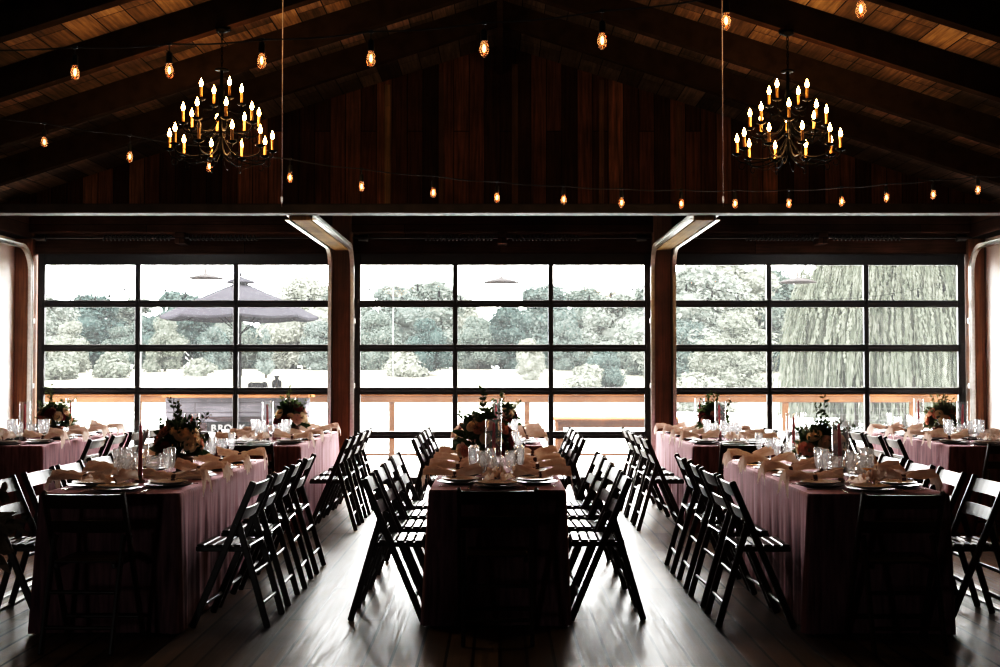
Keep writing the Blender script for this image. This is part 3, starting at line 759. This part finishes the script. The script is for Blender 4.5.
# dried dark fronds leaning into the frame at far left
t = thing('dried_frond_arrangement', 'dark dried frond arrangement at the left edge of the picture', 'plant', (-1.58, 3.05, 0))
q = MB(); q.lathe([(0, 0), (.13, 0), (.14, .02), (.10, .35), (.12, .62), (.10, .70), (.085, .70), (.10, .60), (0, .55)], 24); q.build('floor_vase', M['blackmetal'], t)
q = MB(); qs = MB(); rr = random.Random(3)
for k_ in range(26):
    a = rr.uniform(-1.0, 1.0); rad = rr.uniform(.12, .335); hh = rr.uniform(1.0, 1.26)-rad*.35
    base = Vector((0, 0, .62)); tip = Vector((math.cos(a)*rad, math.sin(a)*rad, hh)); mid = (base+tip)/2+Vector((0, 0, .18))
    pts = [base*(1-s)**2+mid*2*s*(1-s)+tip*s*s for s in [i/12 for i in range(13)]]
    qs.tube(pts, .003, 5)
    for i in range(4, 13):
        for _ in range(5):
            dv = Vector((rr.uniform(-1, 1), rr.uniform(-1, 1), rr.uniform(-1, .4))); q.leaf(pts[i], dv, Vector((dv.y, -dv.x, .2)), rr.uniform(.04, .08), rr.uniform(.006, .014))
q.build('frond_leaves', M['frond'], t); qs.build('frond_stems', M['stem'], t)

# ------------------------------------------------------------------ chandeliers
def make_chandelier(loc, label, rot, deadone):
    t = thing('chandelier', label, 'chandelier', loc, rot, 'candle chandeliers')
    zt = APEX-SL*abs(loc[0])-RD-loc[2]+.004
    q = MB(); q.tube([(0, 0, -.06), (0, 0, -.03), (0, 0, .02), (0, 0, .30), (0, 0, .34), (0, 0, .42), (0, 0, .44), (0, 0, .56)], [.004, .02, .011, .011, .02, .02, .011, .011], 10); q.build('centre_column', M['iron'], t)
    q = MB()
    q.lathe([(0, .56), (.045, .56), (.050, .567), (.018, .58), (0, .585)], 14); q.build('canopy_cup', M['iron'], t)
    q = MB(); z = .585; i = 0
    while z < zt-.03:
        pts = []
        for a in range(13):
            an = 2*PI*a/12; u, w = .007*math.cos(an), .018*math.sin(an)
            pts.append((u, 0, z+.015+w) if i % 2 else (0, u, z+.015+w))
        q.tube(pts, .0028, 5, False); z += .027; i += 1
    q.build('chain', M['iron'], t)
    q = MB(); q.lathe([(0, zt), (.06, zt), (.055, zt-.012), (.015, zt-.03), (0, zt-.03)], 14); q.build('ceiling_plate', M['iron'], t)
    idx = 0
    for n, r, zc, ph in ((10, .345, .0, .12), (8, .255, .17, .35), (4, .145, .335, .6)):
        for k_ in range(n):
            a = 2*PI*k_/n+ph; ca, sa = math.cos(a), math.sin(a)
            prof = [(.012, zc+.10), (r*.30, zc-.02), (r*.65, zc-.055), (r*.92, zc-.045), (r, zc-.02), (r, zc)]
            pts = []
            for s_ in range(13):
                f = s_/12*(len(prof)-1); i0 = min(int(f), len(prof)-2); g = f-i0
                P = [prof[max(0, i0-1)], prof[i0], prof[i0+1], prof[min(len(prof)-1, i0+2)]]
                def cr(c): 
                    p0, p1, p2, p3 = P[0][c], P[1][c], P[2][c], P[3][c]
                    return .5*((2*p1)+(-p0+p2)*g+(2*p0-5*p1+4*p2-p3)*g*g+(-p0+3*p1-3*p2+p3)*g**3)
                pts.append((cr(0)*ca, cr(0)*sa, cr(1)))
            q = MB(); q.tube(pts, .0048, 6)
            # scroll curl under the cup
            cur = []
            for s_ in range(11):
                an = PI*.5-s_/10*PI*1.6; rc_ = .030*(1-.055*s_); rr_ = r-.035+rc_*math.cos(an)*.9; cur.append((rr_*ca, rr_*sa, zc-.075+rc_*math.sin(an)))
            q.tube(cur, .0035, 5)
            arm = q.build('arm', M['iron'], t)
            c = (r*ca, r*sa, zc)
            q = MB(); q.lathe([(0, 0), (.012, 0), (.030, .008), (.036, .016), (.034, .017), (.012, .006), (0, .006)], 10, c); q.build('drip_cup', M['iron'], arm)
            q = MB(); q.tube([(c[0], c[1], zc+.006), (c[0], c[1], zc+.096)], .0095, 10); q.build('candle_sleeve', M['tube'], arm)
            q = MB(); q.lathe([(.006, .096), (.010, .104), (.0130, .114), (.0115, .126), (.006, .139), (.0015, .154), (0, .156)], 10, c)
            q.build('flame_bulb', M['bulb_dead'] if idx == deadone else M['bulb'], arm); idx += 1
    # bead swags between the middle tier and the column
    q = MB()
    for zc, r0, n in ((.15, .235, 8), (-.02, .32, 10)):
        for k_ in range(n):
            a = 2*PI*(k_+.5)/n; pts = []
            for s_ in range(9):
                f = s_/8; pts.append((r0*(1-f*.92)*math.cos(a), r0*(1-f*.92)*math.sin(a), zc-.075*math.sin(f*PI)-.0))
            q.tube(pts, .0022, 4)
    q.build('bead_swag', M['iron'], t)
    l = bpy.data.lights.new('chandelier_glow', 'POINT'); l.energy = CH_E; l.color = (1, .58, .26); l.shadow_soft_size = .30
    lo = bpy.data.objects.new('chandelier_glow', l); COL.objects.link(lo); lo.location = Vector(loc)+Vector((0, 0, .12))
CH_E = 44
CHZ = at(220, 151, 8.045).z
make_chandelier((-1.91, 8.045, CHZ), 'black iron three-tier candle chandelier hanging on the left side', 0.0, 7)
make_chandelier((1.975, 8.045, CHZ-.01), 'black iron three-tier candle chandelier hanging on the right side', .22, -1)

# ------------------------------------------------------------------ string lights indoors
def string_light(cab, bulbs, label, name='string_light', lit=True, drop=None, scale=1.0, group='festoon string lights'):
    t = thing(name, label, 'string lights', cab[0], 0, group); o = Vector(cab[0])
    q = MB(); pts = []
    for i in range(len(cab)-1):
        a, e = Vector(cab[i]), Vector(cab[i+1])
        for s in range(5): 
            f = s/5; pts.append(a.lerp(e, f)-Vector((0, 0, .012*math.sin(f*PI)))-o)
    pts.append(Vector(cab[-1])-o); q.tube(pts, .0042*scale, 5); cb_ = M['cable'] if lit else M['outblack']; q.build('cable', cb_, t)
    for (c, bb) in bulbs:
        c = Vector(c)-o; bb = Vector(bb)-o; z0 = bb.z+.045*scale
        q = MB(); q.tube([c, (c.x, c.y, z0+.055*scale)], .003*scale, 5)
        q.tube([(c.x, c.y, z0+.060*scale), (c.x, c.y, z0+.052*scale), (c.x, c.y, z0+.0*scale)], [.008*scale, .016*scale, .017*scale], 10)
        q.tube([c+Vector((-.012, 0, 0))*scale, c+Vector((.012, 0, 0))*scale], .009*scale, 6)
        s = q.build('bulb_socket', cb_, t)
        q = MB(); q.lathe([(.012*scale, z0), (.018*scale, z0-.014*scale), (.0235*scale, z0-.035*scale), (.023*scale, z0-.052*scale), (.017*scale, z0-.068*scale), (.007*scale, z0-.078*scale), (0, z0-.080*scale)], 14, (c.x, c.y, 0))
        g = q.build('bulb', M['bulbglass'] if lit else M['outblack'], s)
        if lit:
            q = MB(); q.lathe([(.003, z0-.018), (.0065, z0-.028), (.0075, z0-.042), (.003, z0-.054), (0, z0-.055)], 8, (c.x, c.y, 0)); q.build('filament', M['filament'], g)
B1 = [(72, 72, 45), (167, 70, 41.5), (260, 60, 37), (370, 58, 29), (484, 48, 20), (603, 40, 8), (728, 20, -8), (864, 8, -25)]
def d1(px): return 6.4-1.3*px/1000
cab = [at(-60, 47, d1(-60))]+[at(p, c, d1(p)) for p, _, c in B1]+[at(1040, -48, d1(1040))]
string_light(cab, [(at(p, c, d1(p)), at(p, y, d1(p))) for p, y, c in B1], 'warm festoon string light strung high across the front rafters')
B2 = [(42, 142, 122), (128, 157, 134), (208, 167, 146), (289, 178, 158), (361, 187, 168), (433, 193, 175), (497, 198, 181), (564, 200, 185), (622, 203, 188), (682, 204, 189), (736, 204, 189.5), (790, 204, 189), (843, 202, 186.5), (888, 198, 183), (935, 195, 179), (980, 190, 175)]
def d2(px): return 8.75+1.15*px/1000
cab = [at(-30, 112, d2(-30))]+[at(p, c, d2(p)) for p, _, c in B2]+[at(1010, 174.5, d2(1010))]
string_light(cab, [(at(p, c, d2(p)), at(p, y, d2(p))) for p, y, c in B2], 'warm festoon string light sagging in front of the gable boards')

# ------------------------------------------------------------------ outdoors
b = MB(); b.box(-14, 14, WY+.15, 19.3, -.12, -.03); structure('deck_outside', b, M['outdeck'])
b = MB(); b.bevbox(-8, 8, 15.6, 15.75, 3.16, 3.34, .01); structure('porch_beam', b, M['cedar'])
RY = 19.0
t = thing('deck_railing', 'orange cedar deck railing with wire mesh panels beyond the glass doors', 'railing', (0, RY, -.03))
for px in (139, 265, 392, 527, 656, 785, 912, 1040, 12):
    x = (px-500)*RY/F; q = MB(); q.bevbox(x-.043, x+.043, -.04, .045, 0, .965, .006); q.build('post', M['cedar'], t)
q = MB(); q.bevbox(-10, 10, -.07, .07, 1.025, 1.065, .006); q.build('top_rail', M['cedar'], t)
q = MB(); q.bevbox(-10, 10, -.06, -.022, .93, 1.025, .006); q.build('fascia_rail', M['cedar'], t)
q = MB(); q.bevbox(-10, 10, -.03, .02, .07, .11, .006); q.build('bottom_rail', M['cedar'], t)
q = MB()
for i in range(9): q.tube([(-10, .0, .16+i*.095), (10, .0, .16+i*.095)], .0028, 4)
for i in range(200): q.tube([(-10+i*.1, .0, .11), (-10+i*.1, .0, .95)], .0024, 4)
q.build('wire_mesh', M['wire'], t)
# cedar outdoor table
ty = 16.6; xa, xb = (554-500)*ty/F, (686-500)*ty/F
t = thing('outdoor_table', 'plain orange cedar table on the deck outside the middle door', 'table', ((xa+xb)/2, ty, -.03))
w = (xb-xa)/2; q = MB()
for i in range(5): q.bevbox(-w, w, -.36+i*.145, -.36+i*.145+.135, .74, .78, .004)
q.build('tabletop', M['cedar_lightened'], t)
q = MB(); q.bevbox(-w+.03, w-.03, -.34, -.30, .66, .74, .004); q.bevbox(-w+.03, w-.03, .30, .34, .66, .74, .004); q.build('apron', M['cedar_lightened'], t)
for sx in (-1, 1):
    for sy in (-1, 1):
        q = MB(); q.bevbox(sx*(w-.07)-.045, sx*(w-.07)+.045, sy*.28-.045, sy*.28+.045, 0, .74, .006); q.build('leg', M['cedar_lightened'], t)
# weathered bar
by = 17.2; xa, xb = (168-500)*by/F, (312-500)*by/F; bw = (xb-xa)/2
t = thing('outdoor_bar', 'weathered grey timber bar with cedar counter on the left of the deck', 'bar', ((xa+xb)/2, by, -.03))
q = MB(); q.bevbox(-bw, bw, -.30, .30, 1.05, 1.12, .008); q.build('counter', M['cedar_lightened'], t)
q = MB(); q.bevbox(-bw+.03, bw-.06, -.22, .22, .78, 1.05, .006); q.build('upper_panel', M['weathered'], t)
q = MB(); q.bevbox(-bw+.03, bw-.06, -.18, .22, .0, .78, .006); q.build('lower_panel', M['redwood'], t)
q = MB()
for i in range(2):
    c = -bw/2+.05+i*bw*.95; pts = []
    for a in range(15):
        an = PI*a/14; pts.append((c+.42*math.cos(an), -.20, .36+.36*math.sin(an)))
    q.tube(pts, .035, 6)
q.build('arch_trim', M['weathered'], t)
for sx in (-1, 0, 1):
    q = MB(); q.bevbox(sx*(bw-.10)-.05, sx*(bw-.10)+.05, -.235, -.17, 0, 1.05, .006); q.build('post', M['weathered'], t)
for i, ch in enumerate('BROOK'): letter(ch, (218.5+7.0*i-500)*by/F-t.location.x, -.262, .575, .130, 0, t)
q = MB(); xm = (232.2-500)*by/F-t.location.x; q.bevbox(xm-.30, xm+.30, -.250, -.18, .55, .71, .004); q.build('sign_board', M['outblack'], t)
p = at(277, 390, by)
q = MB(); q.lathe([(0, 0), (.075, 0), (.078, .01), (.078, .135), (.060, .16), (.030, .172), (.030, .195), (.045, .20), (.045, .215), (0, .22)], 18)
o = q.build('metal_canister', M['outblack'], None, (p.x, by, 1.09)); o.scale = (.95, .95, 1.15); tag(o, 'dark metal canister with narrow neck standing on outdoor bar', 'canister')
q = MB(); rr = random.Random(9)
for k_ in range(5):
    cx = -.11+.055*k_; q.lathe([(0, 0), (.06, .0), (.07, .03), (.055, .07+.02*rr.random()), (0, .085+.02*rr.random())], 10, (cx, rr.uniform(-.03, .03), 0))
p = at(258, 390, by); o = q.build('black_bundle', M['outblack'], None, (p.x, by, 1.09)); o.scale = (.85, .9, 1.75); tag(o, 'low black lumpy bundle lying on outdoor bar beside canister', 'bundle')
# patio umbrella
uy = 18.2; ux = (240-500)*uy/F
t = thing('patio_umbrella', 'open grey patio umbrella on dark pole behind the outdoor bar', 'umbrella', (ux, uy, -.03))
zr = 1.45+51.5*uy/F; za = 1.45+87*uy/F; ur = 78*uy/F
q = MB(); vs = []; n = 8; lv = 7; fs = []
for i in range(lv+1):
    f = .03+.97*i/lv
    for k_ in range(n*4):
        a = 2*PI*k_/(n*4)+.2; seg = (k_ % 4)/4; rad = ur*f*(math.cos(PI/8)/math.cos((seg-.5)*PI/4)) if True else 0
        sag = .05*f*math.sin(seg*PI)
        vs.append((rad*math.cos(a), rad*math.sin(a), .03+za-(za-zr)*f+ .015*math.sin(f*PI) - sag*.6))
for i in range(lv):
    for k_ in range(n*4): fs.append((i*n*4+k_, i*n*4+(k_+1) % (n*4), (i+1)*n*4+(k_+1) % (n*4), (i+1)*n*4+k_))
# hanging valance
o0 = len(vs); base = vs[-n*4:]
vs += [(x*1.0, y*1.0, z-.035) for x, y, z in base]
for k_ in range(n*4): fs.append((lv*n*4+k_, lv*n*4+(k_+1) % (n*4), o0+(k_+1) % (n*4), o0+k_))
q.add(vs, fs, False); q.build('canopy', M['canvas'], t)
q = MB(); q.lathe([(0, za+.105), (.20, za+.04), (.235, za+.0), (.225, za-.005), (0, za+.06)], 8); q.lathe([(0, za+.10), (.03, za+.11), (.02, za+.16), (0, za+.17)], 8); q.build('vent_cap', M['canvas'], t)
q = MB(); q.tube([(0, 0, 0), (0, 0, za+.03)], .024, 10); q.build('pole', M['outblack'], t)
q = MB(); q.tube([(0, 0, 1.35), (0, 0, 1.50)], .036, 10); q.build('crank_collar', M['outblack'], t)
q = MB()
for k_ in range(8):
    a = 2*PI*k_/8+.2; q.tube([(0, 0, za-.06), (ur*.98*math.cos(a), ur*.98*math.sin(a), zr+.0)], .010, 5); q.tube([(0, 0, zr-.25), (ur*.5*math.cos(a), ur*.5*math.sin(a), (za+zr)/2-.02)], .009, 5)
q.build('ribs', M['outblack'], t)
q = MB(); q.lathe([(0, 0), (.26, 0), (.26, .04), (.05, .09), (.04, .16), (0, .16)], 18); q.build('base', M['outblack'], t)
# enamel pendants under the porch beam
for px, py, nm in ((205, 277, 'left'), (501, 281, 'middle'), (798, 281, 'right')):
    d = 15.675; p = at(px, py, d)
    t = thing('pendant_lamp', 'shallow white enamel pendant lamp hanging outside the %s door' % nm, 'lamp', p, 0, 'porch pendants')
    q = MB(); q.lathe([(0, .05), (.03, .05), (.07, .035), (.17, .012), (.245, -.012), (.25, -.022), (.243, -.020), (.16, -.002), (.05, .02), (0, .025)], 24); q.build('lamp_shade', M['shade'], t)
    q = MB(); q.tube([(0, 0, .05), (0, 0, .12)], .028, 10); q.build('lamp_neck', M['steel'], t)
    q = MB(); q.tube([(0, 0, .11), (0, 0, 3.17-p.z)], .008, 6); q.build('stem', M['steel'], t)
# white poles and outdoor string lights
GZ = -1.2
PD = 21.5
polx = [-40, 141, 393, 657, 974]
poles = []
for px, nm in zip(polx, ('first', 'second', 'third', 'fourth', 'last')):
    x = (px-500)*PD/F; q = MB(); q.tube([(0, 0, 0), (0, 0, 4.4)], .010, 8)
    o = q.build('light_pole', M['white_post'], None, (x, PD, GZ)); tag(o, 'thin white light pole beyond the railing, %s from the left' % nm, 'pole', 'thin white light poles'); poles.append(Vector((x, PD, GZ+4.36)))
for i in range(4):
    a, e = poles[i], poles[i+1]; cab = []; bl = []
    for s in range(13):
        f = .012+.976*s/12; p = a.lerp(e, f); p.z -= .46*4*f*(1-f); cab.append(p)
    for s in range(1, 12, 1): c = cab[s]; bl.append((c, c-Vector((0, 0, .13))))
    string_light(cab, bl, 'unlit festoon string between outdoor poles, %s span from the left' % (('first', 'second', 'third', 'last')[i]), 'outdoor_string_light', False, scale=1.0, group='outdoor string lights')
# ground, pond, bank
b = MB()
def gz(x, y):
    side_ = max(0, min(1, (x-8)/14))*max(0, min(1, (90-y)/30))
    if y < 21: z = GZ
    elif y < 24: z = GZ-.35*(y-21)/3
    elif y < 76: z = -1.9
    elif y < 84: z = -1.9+1.5*(y-76)/8
    else: z = -.4+1.7*min(1, (y-84)/30)
    return z+.06*math.sin(x*.21+y*.13)
ys = [15.2, 17, 19, 21, 22.5, 24, 28, 40, 60, 74, 76, 78, 80, 82, 84, 88, 94, 102, 110, 120, 140, 180, 260]
xs = [-140+10*i for i in range(29)]
vs = [(x, y, gz(x, y)) for y in ys for x in xs]; nx = len(xs)
b.add(vs, [(j*nx+i, j*nx+i+1, (j+1)*nx+i+1, (j+1)*nx+i) for j in range(len(ys)-1) for i in range(nx-1)], True)
structure('ground_outside', b, M['grass'])
b = MB(); b.add([(-140, 22.3, -1.42), (140, 22.3, -1.42), (140, 80, -1.42), (-140, 80, -1.42)], [(0, 1, 2, 3)]); structure('pond', b, M['water'])

# trees
def crown_mesh(seed, mat, w=4.1, h=8.6, z0=.0, nleaf=10500, blobs=20, conical=False, ls=.23):
    rr = random.Random(seed); q = MB(); bl = []
    for k_ in range(blobs):
        f = rr.random(); z = z0+h*(.05+.86*f)
        env = (1-f)*.9+.12 if conical else math.sin(PI*(.30+.64*f))**.7
        a = rr.uniform(0, 2*PI); r = w*env*rr.uniform(.2, .68); s = w*rr.uniform(.30, .46)*(.55+.5*env)
        bl.append((Vector((r*math.cos(a), r*math.sin(a), z)), s))
    bl.append((Vector((0, 0, z0+h*.45)), w*.6))
    for c, s in bl:   # solid cores keep the crown opaque
        q.lathe([(0, -s*.72), (s*.45, -s*.58), (s*.72, 0), (s*.45, s*.58), (0, s*.72)], 8, c)
    for k_ in range(nleaf):
        c, s = rr.choice(bl); u = rr.uniform(-.75, 1); a = rr.uniform(0, 2*PI); k2 = math.sqrt(1-u*u)
        d = Vector((k2*math.cos(a), k2*math.sin(a), u)); p = c+d*s*rr.uniform(.72, 1.06)
        n = (d+Vector((rr.uniform(-.8, .8), rr.uniform(-.8, .8), rr.uniform(-.3, .9)))).normalized()
        uu = n.orthogonal().normalized(); vv = n.cross(uu); an = rr.uniform(0, PI)
        e1 = (uu*math.cos(an)+vv*math.sin(an))*ls*rr.uniform(.5, 1.2); e2 = n.cross(e1)*rr.uniform(.45, .8)
        q.add([p-e1, p-e2*.7+n*ls*.1, p+e1, p+e2*.7+n*ls*.1], [(0, 1, 2, 3)])
    return q.mesh('crown', mat)
CR = {}
for c in 'abc':
    CR[c] = [crown_mesh(30+i+ord(c), M['tree_'+c]) for i in range(2)]
CR['cone'] = [crown_mesh(77, M['tree_b'], 2.8, 9, .8, 4500, 18, True)]
CR['bush'] = [crown_mesh(88+i, M['tree_c'], 2.2, 2.6, .0, 1800, 9, ls=.24) for i in range(2)]
tk = MB(); tk.tube([(0, 0, -.3), (.05, 0, 1.5), (0, .05, 4.5)], [.28, .22, .10], 8); TRUNK = tk.mesh('trunk', M['bark'])
#        px, top y, depth, kind, width scale
TREES = [(40, 296, 128, 'a', 1.1), (88, 292, 132, 'b', 1.2), (135, 296, 126, 'a', 1.1), (180, 290, 130, 'b', 1.2), (222, 297, 124, 'a', 1.0), (268, 302, 127, 'b', 1.1), (305, 277, 134, 'c', 1.1), (338, 286, 130, 'a', 1.1),
         (70, 322, 114, 'c', .9), (118, 326, 112, 'a', .9), (165, 318, 115, 'c', .9), (212, 326, 112, 'b', .9), (266, 326, 106, 'cone_c', .8), (318, 320, 112, 'b', 1.0),
         (362, 300, 130, 'a', 1.0), (392, 284, 132, 'b', 1.1), (425, 281, 128, 'a', 1.1), (462, 296, 130, 'c', .9), (505, 303, 128, 'b', 1.0), (542, 283, 132, 'b', 1.0), (580, 288, 128, 'a', 1.1), (618, 290, 130, 'a', 1.1), (655, 282, 126, 'a', 1.1),
         (375, 312, 112, 'a', .9), (425, 318, 110, 'b', .9), (478, 316, 114, 'a', .9), (528, 338, 104, 'c', .8), (566, 320, 110, 'b', .9), (606, 344, 92, 'b', 1.0), (640, 326, 100, 'a', 1.0),
         (690, 268, 104, 'a', 1.2), (722, 252, 108, 'c', 1.3), (758, 270, 106, 'a', 1.2), (688, 318, 90, 'b', 1.0), (735, 314, 92, 'c', 1.1), (780, 302, 98, 'a', 1.1), (818, 300, 100, 'b', 1.0), (850, 290, 104, 'a', 1.1), (960, 300, 80, 'c', 1.1)]
kn = {'a': 'sage green rounded tree', 'b': 'darker blue-green tree', 'c': 'pale leafy tree', 'cone_c': 'pale conical tree'}
def door_of(px): return 'left' if px < 345 else ('middle' if px < 664 else 'right')
for i, (px, ty_, d, kd, ws) in enumerate(TREES):
    row = 'back' if d > 119 or (px > 664 and d > 97) else 'front'
    d += (-5, 6, 17)[i % 3] if row == 'back' and px < 664 else ((-4, 5, 14)[i % 3] if row == 'back' else (-5, 6)[i % 2])
    g = gz((px-500)*d/F, d); p = at(px, ty_, d); H = p.z-g
    me = CR['cone'][0] if kd == 'cone_c' else R.choice(CR[kd])
    base_h = 10.0 if kd == 'cone_c' else 8.6
    t = thing('tree', '%s in the %s tree row, outside the %s door near column %d' % (kn[kd], row, door_of(px), 0), 'tree', (p.x, d, g), 0, 'trees across the pond')
    t['_px'] = px; t['_row'] = row
    s = H/base_h
    inst('crown', me, t, (0, 0, 0), (0, 0, R.uniform(0, 6)), (s*ws*1.18, s*ws*1.12, s)); inst('trunk', TRUNK, t, (0, 0, 0), (0, 0, 0), s)
# name each tree by where it stands along its row
ORD = ['first', 'second', 'third', 'fourth', 'fifth', 'sixth', 'seventh', 'eighth', 'ninth', 'tenth', 'eleventh', 'twelfth']
tr = [o for o in COL.objects if o.name.startswith('tree') and '_px' in o.keys()]
for row in ('back', 'front'):
    for dr in ('left', 'middle', 'right'):
        sub = sorted([o for o in tr if o['_row'] == row and door_of(o['_px']) == dr], key=lambda o: o['_px'])
        for i, o in enumerate(sub):
            kind = o['label'].split(' in the ')[0]
            o['label'] = '%s, %s from left in %s row outside the %s door' % (kind, ORD[i], row, dr)
for o in tr:
    del o['_px']; del o['_row']
for i, (px, d, s, dr) in enumerate(((62, 100, .9, 'left'), (112, 102, .9, 'left'), (200, 104, .6, 'left'), (405, 104, .9, 'middle'), (585, 84, .8, 'middle'), (700, 78, 1.0, 'right'), (830, 70, .9, 'right'), (880, 62, .8, 'right'))):
    x = (px-500)*d/F; t = thing('shrub', 'pale rounded shrub below the trees outside the %s door, %s of its row' % (dr, ['leftmost', 'second', 'last', 'left one', 'right one', 'leftmost', 'middle one', 'rightmost'][i]), 'shrub', (x, d, gz(x, d)), 0, 'pale shrubs on the bank')
    inst('crown', CR['bush'][i % 2], t, (0, 0, -.2), (0, 0, R.uniform(0, 6)), (s*1.2, s*1.2, s))
# weeping willow
def willow(px, d, H, Rw, label, seed, ns=900):
    rr = random.Random(seed); x = (px-500)*d/F; g = -1.35
    t = thing('willow_tree', label, 'tree', (x, d, g))
    q = MB(); q.tube([(0, 0, -.6), (.1, 0, 2), (-.1, .1, 4.5), (.1, 0, H*.7)], [.5, .38, .30, .12], 9)
    for k_ in range(7):
        a = 2*PI*k_/7; q.tube([(0, 0, 3.5), (Rw*.35*math.cos(a), Rw*.35*math.sin(a), H*.75), (Rw*.7*math.cos(a), Rw*.7*math.sin(a), H*.8)], [.2, .12, .05], 6)
    q.build('trunk', M['bark'], t)
    q = MB()
    for k_ in range(26):
        a = rr.uniform(0, 2*PI); f = math.sqrt(rr.random())*.8; c = Vector((Rw*f*math.cos(a), Rw*f*math.sin(a), H*(.93-.38*f*f)-.8)); s = rr.uniform(.7, 1.2)
        q.lathe([(0, -s*.6), (s*.45, -s*.3), (s*.5, 0), (s*.3, s*.3), (0, s*.35)], 8, c-Vector((0, 0, .9)))
    for k_ in range(ns):
        if k_ % 9 == 0: ga, gf, gz_ = rr.uniform(0, 2*PI), rr.random()**.45, rr.uniform(-.9, .5)
        a = ga+rr.gauss(0, .07); f = min(1.08, max(.02, gf+rr.gauss(0, .05))); cl = rr.uniform(-1.2, 1.2)
        top = Vector((Rw*f*math.cos(a), Rw*f*math.sin(a), H*(1-.40*f*f)+gz_+rr.uniform(-.3, .2)))
        L = min(top.z-.6, rr.uniform(1.6, 6.8)); n = 13
        dx = Vector((math.cos(a), math.sin(a), 0)); sway = Vector((rr.uniform(-.25, .25), rr.uniform(-.25, .25), 0)); wd = rr.uniform(.03, .075)
        tn = Vector((-math.sin(a+cl), math.cos(a+cl), 0))
        for i in range(n):
            f0 = i/n; p = top+dx*(.7*math.sin(f0*1.4))+sway*f0*f0-Vector((0, 0, L*(f0**1.15)))
            f1 = (i+1.25)/n; p1 = top+dx*(.7*math.sin(min(1, f1)*1.4))+sway*f1*f1-Vector((0, 0, L*(f1**1.15)))
            w_ = wd*rr.uniform(.6, 1.3); o_ = tn*rr.uniform(-.06, .06)
            q.add([p+o_-tn*w_*.3, p.lerp(p1, .5)+o_+tn*w_, p1+o_, p.lerp(p1, .5)+o_-tn*w_], [(0, 1, 2, 3)])
    q.build('hanging_foliage', M['willow'], t)
willow(905, 52, 10.5, 4.6, 'tall weeping willow with trailing strands outside the right door', 4, 3200)
willow(985, 60, 10.0, 4.0, 'second weeping willow at the far right behind the tall one', 5, 1800)
willow(848, 58, 8.8, 2.2, 'slimmer weeping willow left of the tall willow', 6, 1300)

# ------------------------------------------------------------------ light, world, camera
w = bpy.data.worlds.new('overcast'); sc.world = w; w.use_nodes = True; t = w.node_tree
bg = t.nodes['Background']; bg.inputs[0].default_value = (1.0, .982, .955, 1); bg.inputs[1].default_value = 30.0
for i, (x0, x1, _) in enumerate(DOORS):
    l = bpy.data.lights.new('sky_portal', 'AREA'); l.shape = 'RECTANGLE'; l.size = x1-x0; l.size_y = 2.9; l.cycles.is_portal = True
    o = bpy.data.objects.new('sky_portal', l); COL.objects.link(o); o.location = ((x0+x1)/2, WY+.16, 1.45); o.rotation_euler = (-PI/2, 0, 0)
l = bpy.data.lights.new('sky_portal', 'AREA'); l.shape = 'RECTANGLE'; l.size = .6; l.size_y = .8; l.cycles.is_portal = True
o = bpy.data.objects.new('sky_portal', l); COL.objects.link(o); o.location = (-4.4, BACK-.16, 1.55); o.rotation_euler = (PI/2, 0, 0)  # sampling portal for the added back wall opening
cam = bpy.data.cameras.new('camera'); co = bpy.data.objects.new('camera', cam); COL.objects.link(co)
cam.sensor_width = 36; cam.lens = F*36/1000; cam.clip_start = .05; cam.clip_end = 600
co.location = (0, 0, CAMZ); co.rotation_euler = (PI/2+math.atan((HY-333.5)/F), 0, 0); sc.camera = co

sc.view_settings.view_transform = 'Standard'; sc.view_settings.look = 'None'; sc.view_settings.exposure = 0.2
sc.view_settings.use_curve_mapping = True
cm = sc.view_settings.curve_mapping; cv = cm.curves[3]
pts = [(0, 0), (.045, .02), (.14, .115), (.30, .32), (.55, .63), (1, 1)]
cv.points[0].location = pts[0]; cv.points[1].location = pts[-1]
for p in pts[1:-1]: cv.points.new(*p)
cm.update()
c = sc.cycles
c.use_denoising = True; c.max_bounces = 10; c.diffuse_bounces = 6; c.glossy_bounces = 4; c.transmission_bounces = 6; c.transparent_max_bounces = 24
c.caustics_reflective = False; c.caustics_refractive = False; c.sample_clamp_indirect = 6
